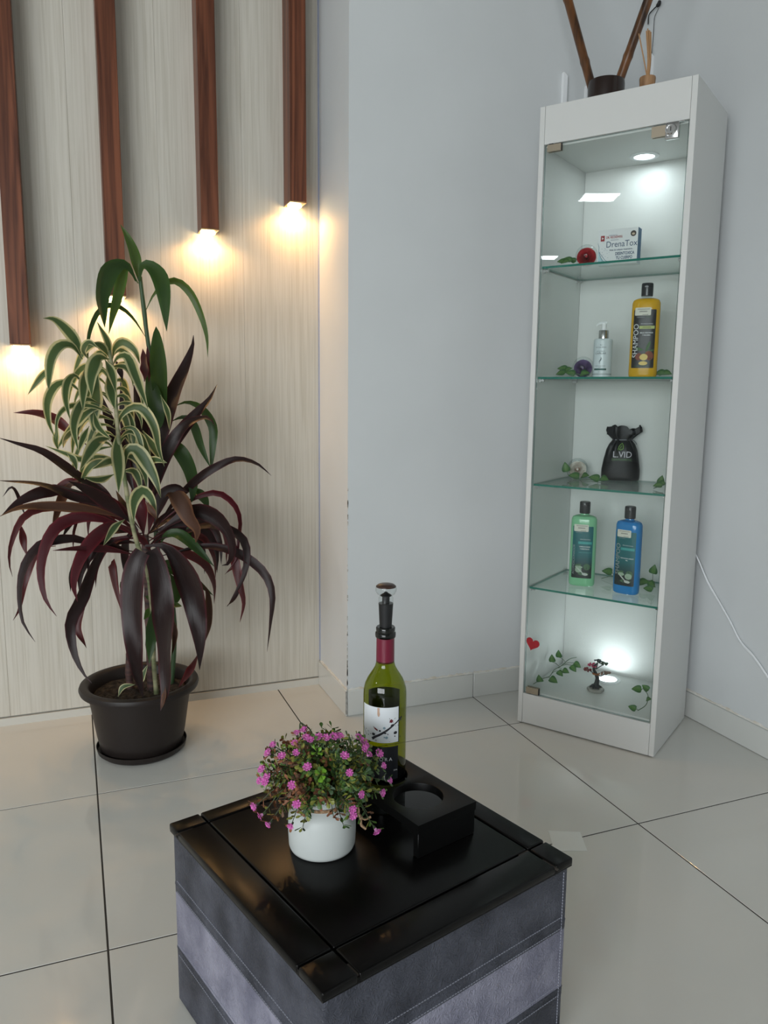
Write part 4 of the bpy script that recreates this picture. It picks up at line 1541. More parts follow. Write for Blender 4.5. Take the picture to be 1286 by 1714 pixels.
M_TEALP = mat('light_teal_print', srgb(98, 180, 176), 0.6)
M_PISTA = mat('pistachio_print', srgb(178, 188, 120), 0.6)
M_GREENP = mat('leaf_print', srgb(66, 100, 58), 0.6)
M_NUT = mat('nut_print', srgb(124, 62, 42), 0.6)
M_KERNEL = mat('kernel_print', srgb(222, 196, 120), 0.6)
BA, BB_ = 0.0385, 0.0225


def body_y(x, a=BA, bb=BB_, pw=2.6):
    return -bb*max(0.0, 1-abs(min(1, x/a if x > 0 else -x/a))**pw)**(1/pw)


def fmap(dx, dz, eps=0.0006):
    return lambda x, z: (x+dx, body_y(x+dx)-eps, z+dz)


def fpatch(name, x0, x1, z0, z1, m, parent, eps=0.0004, n=16, r=0.002):
    mb = MB()
    rows = []
    zs = [z0, z0+r*0.3, z0+r, z1-r, z1-r*0.3, z1]
    ins = [r, r*0.35, 0, 0, r*0.35, r]
    for z, i in zip(zs, ins):
        rows.append([(x0+i+(x1-x0-2*i)*k/n, body_y(x0+i+(x1-x0-2*i)*k/n)-eps, z) for k in range(n+1)])
    mb.quadgrid(rows)
    return mb.build(name, m, parent, smooth=60)


def shampoo(u, v, z, rot, label, mb_, mlabel, big, bigsize, bigx, bigz, art):
    t = item('shampoo_bottle', u, v, z, rot, label, 'bottle', 'large bottles on the glass shelves')
    b = MB()
    pr = [(0.88, 0.0006), (0.965, 0.003), (1.0, 0.010), (1.0, 0.10), (0.99, 0.185), (0.98, 0.2045), (0.90, 0.2125), (0.70, 0.2165)]
    b.lathe(pr, 56, sx=BA, sy=BB_, power=2.6)
    b.build('bottle_body', mb_, t, smooth=50)
    b = MB()
    b.lathe([(0.026, 0.2167), (0.020, 0.2185), (0.0135, 0.2195), (0.0130, 0.2235)], 32, sy=0.85)
    b.build('bottle_neck', M_CLEAR if art == 'nut' else mb_, t, smooth=40)
    b = MB()
    b.lathe([(0.0150, 0.2236), (0.0158, 0.2245), (0.0160, 0.248), (0.0161, 0.2485), (0.0160, 0.249), (0.0158, 0.2565), (0.0145, 0.2590), (0.0100, 0.2585)], 32)
    cp = b.build('flip_cap', M_CAPB, t, smooth=35)
    b = MB()
    b.box(-0.005, 0.005, -0.0172, -0.0150, 0.247, 0.2505)
    b.build('cap_tab', M_CAPB, cp)
    lab = fpatch('front_label', -0.030, 0.030, 0.026, 0.186, mlabel, t)
    stick = fpatch('price_sticker', -0.027, 0.016, 0.170, 0.1915, M_STICK, t, 0.0009)
    b = MB()
    for k in range(15):
        x = -0.015+0.0014*k
        w = 0.0004+0.0005*((k*7) % 3)/2
        b.face([fmap(0, 0, 0.0012)(xx, zz) for xx, zz in ((x, 0.179), (x+w, 0.179), (x+w, 0.1825), (x, 0.1825))])
    for k in range(11):
        x = -0.020+0.003*k
        b.face([fmap(0, 0, 0.0012)(xx, zz) for xx, zz in ((x, 0.1865), (x+0.0022, 0.1865), (x+0.0022, 0.1878), (x, 0.1878))])
    for k in range(4):
        x = -0.006+0.004*k
        b.face([fmap(0, 0, 0.0012)(xx, zz) for xx, zz in ((x, 0.1715), (x+0.0024, 0.1715), (x+0.0024, 0.1730), (x, 0.1730))])
    b.build('barcode', M_INK, stick)
    text_obj('lettering', big, bigsize, fmap(bigx, bigz), M_GREYP if art != 'nut' else M_LETTERW, lab, rot=pi/2, sxf=1.0, fine=True)
    if art == 'nut':
        text_obj('lettering', 'NATURAL', 0.0045, fmap(-0.011, 0.1655), M_GREYP, lab)
        text_obj('lettering', 'GREEN', 0.0045, fmap(0.010, 0.1655), M_GREENP, lab)
        text_obj('lettering', 'PROFESSIONAL', 0.0040, fmap(0.007, 0.147), M_LETTERW, lab, spacing=1.25)
        fpatch('colour_bar', -0.013, 0.0275, 0.1335, 0.1415, M_PISTA, lab, 0.0008, r=0.0004)
        text_obj('lettering', 'ARGAN', 0.0058, fmap(0.007, 0.1375, 0.0011), M_INK, lab, spacing=1.15)
        text_obj('lettering', 'BRILLO, RESISTENCIA', 0.0043, fmap(0.007, 0.1225), M_LETTERW, lab, bold=0.0001, sxf=0.85)
        text_obj('lettering', 'Y VOLUMEN', 0.0043, fmap(0.007, 0.1160), M_LETTERW, lab, bold=0.0001, sxf=0.9)
        art_b = []
        for (m, blobs) in ((M_GREENP, ((0.013, 0.085, 0.004, 0.015, -0.35), (-0.010, 0.078, 0.011, 0.004, -0.25), (0.022, 0.074, 0.008, 0.0025, 0.3))),
                           (M_NUT, ((-0.010, 0.057, 0.010, 0.010, 0), (0.017, 0.060, 0.0115, 0.013, 0.5))),
                           (M_KERNEL, ((0.003, 0.056, 0.011, 0.009, 0), (0.002, 0.039, 0.012, 0.0055, 0)))):
            mb2 = MB()
            e_ = 0.0007+0.0002*len(art_b)
            for (x, zz, rx, rz, ro) in blobs:
                blob(mb2, x, zz, rx, rz, fmap(0, 0, e_), ro, 18, 0.04)
            art_b.append(mb2.build('label_picture', m, lab))
        fpatch('colour_bar', -0.022, 0.017, 0.0305, 0.0318, M_GREENP, lab, 0.0008, r=0.0001)
    else:
        text_obj('lettering', 'NATURAL', 0.0045, fmap(-0.011, 0.1665), M_GREYP, lab)
        text_obj('lettering', 'PROFESSIONAL', 0.0038, fmap(0.008, 0.146), M_LETTERW, lab, spacing=1.25)
        fpatch('colour_bar', -0.013, 0.0275, 0.1315, 0.1395, mat('teal_bar', srgb(52, 150, 148), 0.5), lab, 0.0008, r=0.0004)
        text_obj('lettering', 'DE ESPINACA' if art == 'spoon' else 'ESPIRULINA', 0.0056, fmap(0.007, 0.1355, 0.0011), M_TEALP, lab)
        text_obj('lettering', 'CABELLO SANO' if art == 'spoon' else 'FORTALECE EL CABELLO', 0.0050 if art == 'spoon' else 0.0038, fmap(0.007, 0.1235 if art == 'spoon' else 0.108), M_LETTERW, lab, bold=0.0001, sxf=0.9)
        text_obj('lettering', 'Y RESISTENTE' if art == 'spoon' else 'PIEL', 0.0050 if art == 'spoon' else 0.0042, fmap(0.007, 0.1165 if art == 'spoon' else 0.102), M_LETTERW, lab, bold=0.0001, sxf=0.9)
        fpatch('colour_bar', -0.010, 0.027, 0.1055, 0.1062, M_TEALP, lab, 0.0008, r=0.0001) if art == 'spoon' else None
        M_JAR = mat('pale_green_print', srgb(150, 172, 150), 0.6)
        M_SPOONP = mat('spoon_print', srgb(190, 196, 190), 0.6)
        M_PLP = mat('plant_print', srgb(70, 104, 74), 0.6)
        e_ = 0.0007
        for (m, blobs) in ((M_PLP, ((0.016, 0.062, 0.010, 0.010, 0), (-0.010, 0.066, 0.010, 0.004, 0.2), (0.006, 0.040, 0.016, 0.005, 0.0))),
                           (M_JAR, ((0.014, 0.055, 0.0105, 0.009, 0), (-0.008, 0.060, 0.010, 0.005, 0)) if art != 'spoon' else ((-0.008, 0.060, 0.011, 0.0045, 0), (-0.009, 0.052, 0.010, 0.009, 0))),
                           (M_SPOONP, ((-0.004, 0.050, 0.0018, 0.014, 0.85), (0.011, 0.039, 0.009, 0.004, -0.15)))):
            mb2 = MB()
            for (x, zz, rx, rz, ro) in blobs:
                blob(mb2, x, zz, rx, rz, fmap(0, 0, e_), ro, 18, 0.05)
            mb2.build('label_picture', m, lab)
            e_ += 0.0002
    return t


shampoo(0.287, 0.125, SHZ[1], radians(10), 'tall amber shampoo bottle with a black label on the second shelf', M_AMBER, M_NAVYL, 'SHAMPOO', 0.0195, -0.0208, 0.101, 'nut')
shampoo(0.136, 0.132, SHZ[3], radians(14), 'pale green conditioner bottle with a teal label on the lowest glass shelf', M_GREENB, M_TEAL, 'ACONDICIONADOR', 0.0098, -0.0245, 0.083, 'spoon')
shampoo(0.278, 0.118, SHZ[3], radians(-6), 'bright blue shampoo bottle with a teal label on the lowest glass shelf', M_BLUEB, M_TEAL, 'SHAMPOO', 0.0195, -0.0208, 0.104, 'jar')

# ------------------------------------------------------------------ white pump bottle
pb = item('pump_bottle', 0.158, 0.155, SHZ[1], radians(14), 'white pump bottle with a silver collar next to the amber bottle', 'pump bottle')
RP = 0.0270
b = MB()
b.lathe([(0.0250, 0.0006), (0.0267, 0.002), (RP, 0.005), (RP, 0.106), (0.0262, 0.1105), (0.0235, 0.1125), (0.0150, 0.1130)], 40)
b.build('bottle_body', mat('white_bottle', srgb(208, 218, 222), 0.3), pb, smooth=50)
b = MB()
b.lathe([(0.0140, 0.1131), (0.0143, 0.1135), (0.0143, 0.1360), (0.0135, 0.1372), (0.0080, 0.1372)], 32)
b.build('collar', M_CHROME, pb, smooth=35)
b = MB()
b.lathe([(0.0072, 0.1373), (0.0072, 0.1530), (0.0080, 0.1545), (0.0080, 0.1585), (0.0065, 0.1600)], 24)
b.tube(catmull([(0.009, -0.002, 0.1585), (0.0, -0.001, 0.1582), (-0.012, 0.001, 0.1572), (-0.018, 0.003, 0.1545), (-0.0215, 0.004, 0.1500)], 12), [0.0036, 0.0042, 0.0044, 0.0044, 0.0042, 0.004, 0.0038, 0.0036, 0.0034, 0.0031, 0.0028, 0.0026, 0.0024], 10)
b.build('pump_head', M_WPLASTIC, pb, smooth=50)
fp = lambda dx, dz, e_=0.0005: (lambda x, z: ((RP+e_)*sin((x+dx)/RP), -(RP+e_)*cos((x+dx)/RP), z+dz))
M_SLATEP = mat('slate_print', srgb(84, 98, 104), 0.6)
M_DGREENP = mat('dark_green_print', srgb(18, 58, 52), 0.5)
for txt, sz, dz, m in (('NATURAL GREEN', 0.0040, 0.0870, M_SLATEP), ('RESTAURADOR', 0.0036, 0.0760, M_SLATEP), ('CAPILAR', 0.0082, 0.0695, M_SLATEP), ('ACEITE Y PROTEINA', 0.0034, 0.0335, M_SLATEP), ('DAILY', 0.0028, 0.0298, M_SLATEP), ('250 ml', 0.0034, 0.0165, M_SLATEP)):
    text_obj('lettering', txt, sz, fp(-0.004, dz), m, pb)
b = MB()
b.quadgrid([[fp(-0.004, 0)(-0.0185+0.037*k/12, z) for k in range(13)] for z in (0.0215, 0.0265)])
b.quadgrid([[fp(0, 0)(-0.040+0.080*k/24, z) for k in range(25)] for z in (0.0098, 0.0110)])
b.build('label_bar', M_DGREENP, pb)
text_obj('lettering', 'CON PROVITAMINA B5', 0.0028, fp(-0.004, 0.024, 0.0008), M_TEALP, pb)
b = MB()
stroke(b, [(-0.004+x, z) for x, z in ((0.0015, 0.0600), (0.003, 0.056), (0.0005, 0.0505), (-0.0025, 0.046), (0.0, 0.0390))], [0.0004, 0.0018, 0.0020, 0.0016, 0.0003], fp(0, 0))
stroke(b, [(-0.004+x, z) for x, z in ((0.0045, 0.0555), (0.002, 0.0500), (-0.0005, 0.046))], [0.0003, 0.0012, 0.0003], fp(0, 0))
stroke(b, [(-0.004+x, z) for x, z in ((-0.0009, 0.0955), (-0.0008, 0.0925), (0.004, 0.0950))], [0.0016, 0.001, 0.0004], fp(0, 0))
b.build('label_picture', M_SLATEP, pb)

# ------------------------------------------------------------------ DrenaTox carton
bx = item('product_box', 0.209, 0.085, SHZ[0], radians(3), 'white and blue medicine carton on the top shelf beside the red rose', 'box')
BW, BH, BD = 0.110, 0.0955, 0.036
M_CARD = mat('white_carton', srgb(222, 224, 226), 0.45)
M_CARDB = mat('blue_carton', srgb(40, 104, 152), 0.45)
M_NAVYP = mat('navy_print', srgb(58, 80, 110), 0.6)
M_REDP = mat('red_print', srgb(150, 40, 48), 0.6)
b = MB()
b.box(-BW/2, BW/2, 0, BD, 0.0005, BH)
b.m[3] = 1
car = b.build('carton', [M_CARD, M_CARDB], bx)
ff = lambda dx, dz, e_=0.0005: (lambda x, z: (x+dx, -e_, z+dz))
# picture coordinates of the front panel: x 0..1 from the left, y 0..1 from the top
def bxz(fx, fy):
    return -BW/2+fx*BW, BH*(1-fy)
for txt, sz, fx, fy, m, sx_, bo in (('DrenaTox', 0.0235, 0.60, 0.43, M_NAVYP, 0.88, 0), ('Antes de cualquier tratamiento...', 0.0064, 0.60, 0.585, M_NAVYP, 0.78, 0.0001),
                                    ('DESINTOXICA', 0.0112, 0.69, 0.70, M_NAVYP, 0.72, 0.0003), ('TU CUERPO', 0.0112, 0.68, 0.82, M_NAVYP, 0.74, 0.0003),
                                    ('DR. RECKEWEG', 0.0084, 0.41, 0.225, M_REDP, 0.76, 0.0002), ('BIOLOGICOS', 0.0040, 0.42, 0.305, M_NAVYP, 0.9, 0), ('medicamentos', 0.0046, 0.38, 0.165, M_NAVYP, 0.9, 0)):
    x, z = bxz(fx, fy)
    text_obj('lettering', txt, sz, ff(x, z), m, car, sxf=sx_, bold=bo)
b = MB()
x, z = bxz(0.115, 0.24)
b.face([ff(0, 0)(xx, zz) for xx, zz in ((x-0.0055, z-0.0075), (x+0.0055, z-0.0075), (x+0.0055, z+0.0075), (x-0.0055, z+0.0075))])
b.build('logo', M_REDP, car)
b = MB()
b.face([ff(0, 0, 0.0007)(xx, zz) for xx, zz in ((x-0.002, z-0.003), (x+0.0035, z), (x-0.002, z+0.0035))])
b.build('logo', M_CARD, car)
b = MB()
x, z = bxz(0.885, 0.165)
blob(b, x, z, 0.0078, 0.0078, ff(0, 0), n=24)
b.build('seal', mat('seal_print', srgb(62, 52, 48), 0.6), car)
b = MB()
blob(b, x, z-0.001, 0.0042, 0.0030, ff(0, 0, 0.0007), n=16)
b.build('seal', mat('seal_light_print', srgb(190, 172, 150), 0.6), car)
b = MB()
pts = [(0.02, 1.0), (0.015, 0.62), (0.03, 0.60), (0.06, 0.72), (0.10, 0.80), (0.16, 0.86), (0.24, 0.92), (0.33, 0.90), (0.31, 1.0)]
b.face([ff(0, 0)(*bxz(*p)) for p in pts])
b.build('water_splash', mat('water_print', srgb(172, 204, 212), 0.5), car)
b = MB()
for pl_ in (((0.0, 0.36), (0.03, 0.48), (0.03, 0.60), (0.08, 0.76), (0.14, 0.92)), ((0.03, 0.60), (0.12, 0.74), (0.20, 0.86), (0.30, 0.92)), ((0.10, 0.78), (0.16, 0.90), (0.18, 0.99)), ((0.33, 0.88), (0.30, 0.96))):
    stroke(b, [bxz(*p) for p in pl_], [0.0007]+[0.0013]*(len(pl_)-2)+[0.0006], ff(0, 0, 0.0007))
for k in range(16):
    x, z = bxz(0.04+0.26*random.random(), 0.45+0.35*random.random())
    blob(b, x, z, 0.0006, 0.0009, ff(0, 0, 0.0007), n=6)
b.build('water_splash', mat('water_dark_print', srgb(86, 122, 140), 0.5), car)
text_obj('lettering', 'DrenaTox  60 capsulas', 0.010, lambda x, z: (BW/2+0.0005, BD/2-z, 0.058+x), mat('blue_side_print', srgb(120, 168, 204), 0.6), car, rot=0, sxf=0.8)

# ------------------------------------------------------------------ roses in clear globes
def rose_mesh(mats_, seed):
    rnd = random.Random(seed)
    mb = MB()
    rings = [(0.0045, 3, 0.0105, 0.0020), (0.0085, 4, 0.0105, 0.0040), (0.0130, 5, 0.0090, 0.0060), (0.0175, 6, 0.0065, 0.0080), (0.0212, 7, 0.0030, 0.0095)]
    for ri, (r, n, h, op) in enumerate(rings):
        off = rnd.random()*6
        for k in range(n):
            a0 = off+2*pi*k/n
            span = 2*pi/n*1.45
            rows = []
            for i in range(6):
                t = i/5
                row = []
                for j in range(9):
                    s = j/8
                    a = a0+span*(s-0.5)
                    edge = sin(pi*s)**0.5
                    rr = r*(0.55+0.45*t)+op*0.55*t**3+0.0008*s
                    z = -0.012+(h+0.012)*t*(0.78+0.22*edge)-0.0009*max(0, t-0.75)*4*op/0.0105
                    row.append((rr*cos(a), rr*sin(a), z))
                rows.append(row)
            mb.quadgrid(rows, 1 if ri == 0 else (0 if k % 2 else 2))
    mb.lathe([(0.004, -0.016), (0.012, -0.012), (0.016, -0.006)], 16, mat=0, cap1=False)
    mb.lathe([(0.0030, -0.010), (0.0034, 0.003), (0.0030, 0.007), (0.0016, 0.0095)], 14, mat=1)
    mb.tube([((0.0005+0.0034*k/20)*cos(k*0.9), (0.0005+0.0034*k/20)*sin(k*0.9), 0.0102-0.0012*k/20) for k in range(21)], 0.0006, 5, mat=0)
    return mb.mesh('rose_bloom', mats_, smooth=60)


def globe_rose(u, v, z, label, c1, c2, seed, R=0.0315):
    t = item('rose_globe', u, v, z, radians(20), label, 'rose', 'preserved roses in clear globes')
    m1 = mat('rose_petal_%d' % seed, c1, 0.6)
    m2 = mat('rose_heart_%d' % seed, c2, 0.6)
    m3_ = mat('rose_shade_%d' % seed, tuple(0.62*a_+0.2*b_ for a_, b_ in zip(c1[:3], c2[:3]))+(1,), 0.6)  # darker petal copy, shade between petals put into the colour
    o = link('rose_bloom', rose_mesh([m1, m2, m3_], seed), t)
    o.location = (0, -0.006, R*0.86)
    o.rotation_euler = (radians(80), 0, 0)
    b = MB()
    prof = [(R*sin(a), R-R*cos(a)) for a in [pi*k/20 for k in range(1, 20)]]
    b.lathe(prof, 32, cap0=True, cap1=True)
    b.build('clear_globe', M_CLEAR, t, smooth=80)
    b = MB()
    b.lathe([(0.012, 0.0), (0.012, 0.0012)], 24)
    return t


globe_rose(0.117, 0.095, SHZ[0]+0.0006, 'red rose in a clear globe beside the white carton', srgb(186, 26, 40), srgb(150, 14, 28), 1)
globe_rose(0.093, 0.172, SHZ[1]+0.0006, 'purple rose in a clear globe beside the white pump bottle', srgb(104, 80, 126), srgb(62, 46, 82), 2)
globe_rose(0.060, 0.255, SHZ[2]+0.0006, 'cream white rose in a clear globe left of the black pouch', srgb(232, 224, 214), srgb(218, 184, 158), 3)

# ------------------------------------------------------------------ black drawstring pouch
bag = item('drawstring_bag', 0.192, 0.272, SHZ[2], radians(18), 'black satin drawstring pouch with a green leaf logo on the third shelf', 'pouch')
M_SATIN = mat('black_satin', srgb(9, 10, 14), 0.42, spec=0.3)
prof = [(0.0520, 0.0200, 0.0006), (0.0560, 0.0240, 0.004), (0.0575, 0.0255, 0.012), (0.0575, 0.0260, 0.035), (0.0520, 0.0260, 0.070), (0.0450, 0.0250, 0.095), (0.0360, 0.0215, 0.113),
        (0.0285, 0.0170, 0.1225), (0.0262, 0.0150, 0.127), (0.0300, 0.0155, 0.131), (0.0405, 0.0170, 0.142), (0.0500, 0.0180, 0.152), (0.0480, 0.0170, 0.164), (0.0450, 0.0145, 0.162)]
rows = []
for i, (a, bb, z) in enumerate(prof):
    r = []
    for k in range(64):
        an = 2*pi*k/64
        ca, sa = cos(an), sin(an)
        x = a*abs(ca)**0.75*(1 if ca > 0 else -1)
        y = bb*abs(sa)**0.75*(1 if sa > 0 else -1)
        ru = max(0, min(1, (z-0.08)/0.04))
        q = 1+0.085*ru*sin(13*an+i*0.25)+0.05*ru*sin(7*an+1)
        zz = z
        if i >= 11:
            zz += 0.006*sin(3*an+1.0)+0.004*sin(7*an)
            x += 0.004
        r.append((x*q, y*q*(1+0.6*ru*0.3*sin(9*an)), zz))
    rows.append(r)
b = MB()
b.quadgrid(rows, closed_u=True)
b.f.append(tuple(reversed(range(64))))
b.m.append(0)
pouch = b.build('pouch', M_SATIN, bag, smooth=60)
def pouch_y(x, z):
    for (a0, b0, z0), (a1, b1, z1) in zip(prof, prof[1:]):
        if z0 <= z <= z1:
            k = (z-z0)/(z1-z0)
            a, bb = a0+(a1-a0)*k, b0+(b1-b0)*k
            return -bb*max(0.02, 1-min(1, abs(x)/a)**(8/3))**(3/8)*(1+0.12*max(0, min(1, (z-0.08)/0.04)))
    return -0.02
fb = lambda dx, dz: (lambda x, z: (x+dx, pouch_y(x+dx, z+dz)-0.0012, z+dz))
text_obj('lettering', 'L.VID', 0.027, fb(0.003, 0.082), mat('silver_print', srgb(196, 192, 200), 0.5), bag, sxf=0.92)
text_obj('lettering', 'DERMOSMETIC', 0.0090, fb(0.002, 0.0665), mat('green_print', srgb(104, 140, 92), 0.6), bag, sxf=0.92, spacing=1.1)
b = MB()
stroke(b, [(-0.006, 0.098), (-0.009, 0.106), (-0.004, 0.113), (0.001, 0.118), (0.005, 0.110), (0.004, 0.100), (-0.002, 0.097), (-0.006, 0.098)], [0.0016]*8, fb(0, 0))
stroke(b, [(-0.002, 0.101), (-0.003, 0.106), (0.001, 0.110)], [0.0012]*3, fb(0, 0))
stroke(b, [(-0.010, 0.096), (-0.011, 0.102)], [0.0012]*2, fb(0, 0))
b.build('leaf_logo', mat('lime_print', srgb(120, 170, 66), 0.6), bag)
b = MB()
b.tube([(0.0265*cos(2*pi*k/32), 0.016*sin(2*pi*k/32), 0.127) for k in range(33)], 0.0013, 6)
b.tube(catmull([(0.026, -0.004, 0.127), (0.033, -0.008, 0.1265), (0.040, -0.010, 0.121), (0.044, -0.010, 0.114)], 10), 0.0012, 6)
b.build('drawstring', mat('grey_cord', srgb(120, 122, 128), 0.6), bag, smooth=60)

# ------------------------------------------------------------------ gem tree figurine
gt = item('gem_tree', 0.196, 0.138, FLZ, 0.3, 'small gemstone tree figurine with a dark twisted trunk on the cabinet floor', 'figurine')
b = MB()
b.lathe([(0.0245, 0.0006), (0.0262, 0.002), (0.0262, 0.0085), (0.0240, 0.0105)], 8)
b.build('stone_base', mat('grey_agate', srgb(152, 150, 144), 0.25), gt)
M_BARK = mat('dark_bark', srgb(36, 38, 42), 0.6)
b = MB()
b.tube(catmull([(0, 0, 0.010), (0.002, 0, 0.022), (0.004, 0.001, 0.040), (-0.002, 0, 0.056), (-0.008, 0, 0.068), (-0.006, 0.001, 0.080), (0.002, 0.001, 0.088)], 22), [0.0125, 0.011, 0.0095, 0.0085, 0.0078, 0.0072, 0.007, 0.0066, 0.006, 0.0056, 0.0052, 0.005, 0.0048, 0.0046, 0.0044, 0.0042, 0.004, 0.0038, 0.0036, 0.0034, 0.0032, 0.003, 0.0028], 9)
for a in range(6):
    b.tube([(0.008*cos(a), 0.008*sin(a), 0.018), (0.015*cos(a+0.3), 0.015*sin(a+0.3), 0.0125), (0.019*cos(a+0.3), 0.019*sin(a+0.3), 0.011)], [0.004, 0.003, 0.001], 6)
for e_ in ((-0.024, 0.0, 0.066), (-0.014, 0.0, 0.082), (0.022, 0, 0.088), (0.026, 0.002, 0.057), (0.004, 0.0, 0.094)):
    b.tube(catmull([(-0.001, 0, 0.055 if e_[2] < 0.07 else 0.070), ((e_[0])*0.5, 0, e_[2]-0.008), e_], 6), 0.0016, 6)
b.build('trunk', M_BARK, gt, smooth=70)


def gems(name, c, sx, sy, sz, m, n=26):
    mb = MB()
    for k in range(n):
        a, r = 2*pi*random.random(), sqrt(random.random())
        p = Vector((c[0]+sx*r*cos(a), c[1]+sy*r*sin(a), c[2]+sz*(random.random()-0.5)*2*sqrt(max(0.05, 1-r*r))))
        s = random.uniform(0.0028, 0.0046)
        R = Matrix.Rotation(random.random()*6, 3, 'X') @ Matrix.Rotation(random.random()*6, 3, 'Z')
        V_ = [p+R @ Vector(q)*s for q in ((1, 0, 0), (-1, 0, 0), (0, 1, 0), (0, -1, 0), (0, 0, 0.8), (0, 0, -0.8))]
        b0 = len(mb.v)
        mb.v += [tuple(q) for q in V_]
        for f in ((0, 2, 4), (2, 1, 4), (1, 3, 4), (3, 0, 4), (2, 0, 5), (1, 2, 5), (3, 1, 5), (0, 3, 5)):
            mb.f.append(tuple(b0+i for i in f))
            mb.m.append(0)
    return mb.build(name, m, gt)


gems('gem_cluster', (-0.013, -0.002, 0.082), 0.014, 0.010, 0.008, mat('pink_gem', srgb(176, 66, 98), 0.2))
gems('gem_cluster', (-0.027, -0.002, 0.066), 0.012, 0.009, 0.006, mat('maroon_gem', srgb(118, 44, 48), 0.2))
gems('gem_cluster', (0.020, 0.0, 0.090), 0.014, 0.009, 0.004, mat('green_gem', srgb(56, 76, 62), 0.2))
gems('gem_cluster', (0.004, 0.002, 0.097), 0.011, 0.008, 0.003, mat('teal_gem', srgb(46, 62, 70), 0.2))
gems('gem_cluster', (0.027, -0.002, 0.062), 0.014, 0.010, 0.006, mat('smoky_gem', srgb(128, 104, 92), 0.2))
gems('gem_cluster', (0.004, -0.006, 0.056), 0.013, 0.008, 0.0025, mat('copper_gem', srgb(150, 92, 56), 0.2), 16)

# ------------------------------------------------------------------ artificial ivy sprigs
def ivy_leaf_mesh():
    mb = MB()
    n = 10
    rows = []
    for i in range(n+1):
        t = i/n
        hw = 0.46*sin(pi*min(1.0, t**0.62))**0.8*(1-0.25*t) if 0 < t < 1 else 0.015
        back = -0.16*hw*(1-t)**2
        z = 0.10*sin(pi*t)
        rows.append([(-hw, t+back*1.6*(1-t), z+0.16*hw), (-hw*0.5, t+back*0.3, z+0.04*hw), (0, t, z-0.03*sin(pi*t)), (hw*0.5, t+back*0.3, z+0.04*hw), (hw, t+back*1.6*(1-t), z+0.16*hw)])
    mb.quadgrid(rows, 0, uv=True)
    # pale veins
    for s in (-1, 1):
        for t0 in (0.12, 0.28, 0.45, 0.62):
            p = [(0, t0, 0.10*sin(pi*t0)+0.012), (s*0.13*(1-t0*0.5), t0+0.12, 0.10*sin(pi*(t0+0.12))+0.025), (s*0.24*(1-t0*0.6), t0+0.17, 0.10*sin(pi*(t0+0.17))+0.05)]
            w = 0.014
            mb.face([p[0], p[1], (p[1][0], p[1][1]+w*2, p[1][2])], 1)
            mb.face([p[1], p[2], (p[1][0], p[1][1]+w*2, p[1][2])], 1)
    return mb.mesh('leaf', [M_IVY, M_IVYV], smooth=70)


IVYM = ivy_leaf_mesh()


def ivy(label, pts, leaves, zmin):
    """pts: (px, py, v) along the stem; leaves: (px, py, v, size, screen angle of the tip in degrees)"""
    P3 = [cab(*p) for p in pts]
    for p in P3:
        p.z = max(p.z, zmin+0.0022)
        p.x = min(max(p.x, CT+0.004), CW-CT-0.004)
    c = P3[0].copy()
    c.z = zmin
    t = empty('ivy_sprig', cw(c.x, c.y, c.z), CA, label, 'ivy sprig', 'artificial ivy sprigs in the display cabinet')
    cv = catmull([p-c for p in P3], 24)
    mb = MB()
    mb.tube(cv, 0.0012, 5)
    for (px, py, v, size, ang) in leaves:
        q = cab(px, py, v)
        # leaf centre q; tip direction in the picture plane, blade facing up and forward
        a = radians(ang)
        dr = (Vector((cos(a), 0, sin(a)))+Vector((0, random.uniform(-0.35, 0.1), 0))).normalized()
        mg = 0.006+size*(0.5*abs(dr.x)+0.30*abs(dr.z)+0.08)
        q.x = min(max(q.x, CT+mg), CW-CT-mg)
        q.z = max(q.z, zmin+0.009+size*0.5*abs(dr.z))
        q.y = min(q.y, CD-0.032)
        base = q-dr*size*0.5
        nr = Vector((random.uniform(-0.2, 0.2), -0.75, 0.7))
        nr = (nr-dr*nr.dot(dr)).normalized()
        sd = dr.cross(nr)
        o = link('leaf', IVYM, t)
        M = Matrix((sd, dr, nr)).transposed().to_4x4()
        o.matrix_local = Matrix.Translation(base-c) @ M @ Matrix.Scale(size, 4)
        near = min(cv, key=lambda w_: (w_-(base-c)).length)
        mb.tube(catmull([near, near.lerp(base-c, 0.5)+Vector((0, 0, 0.003)), base-c], 6), 0.0008, 4)
    mb.build('stem', M_IVYST, t, smooth=60)
    return t


z5 = lambda x, y: (860+x*0.23328, 1040+y*0.23328)
z4 = lambda x, y: (880+x*0.18663, 820+y*0.18663)
z3 = lambda x, y: (910+x*0.1633, 690+y*0.1633)
z2 = lambda x, y: (910+x*0.17885, 460+y*0.17885)
z1 = lambda x, y: (910+x*0.17885, 370+y*0.17885)
S5 = lambda zf, L_: [(*zf(a, b_), v) for a, b_, v in L_]
T5 = lambda zf, L_: [(*zf(a, b_), v, s, an) for a, b_, v, s, an in L_]
ivy('long ivy sprig with many leaves on the cabinet floor near the red heart', S5(z5, [(130, 455, 0.07), (205, 412, 0.10), (258, 395, 0.12), (290, 350, 0.15), (345, 318, 0.18), (400, 272, 0.22), (452, 258, 0.25)]),
    T5(z5, [(186, 415, 0.08, 0.027, 100), (288, 425, 0.09, 0.029, -20), (276, 264, 0.18, 0.026, 100), (326, 232, 0.20, 0.026, 100), (336, 376, 0.13, 0.024, -30), (376, 360, 0.15, 0.024, -10), (432, 340, 0.16, 0.026, -40), (458, 316, 0.18, 0.026, -25)]), FLZ)
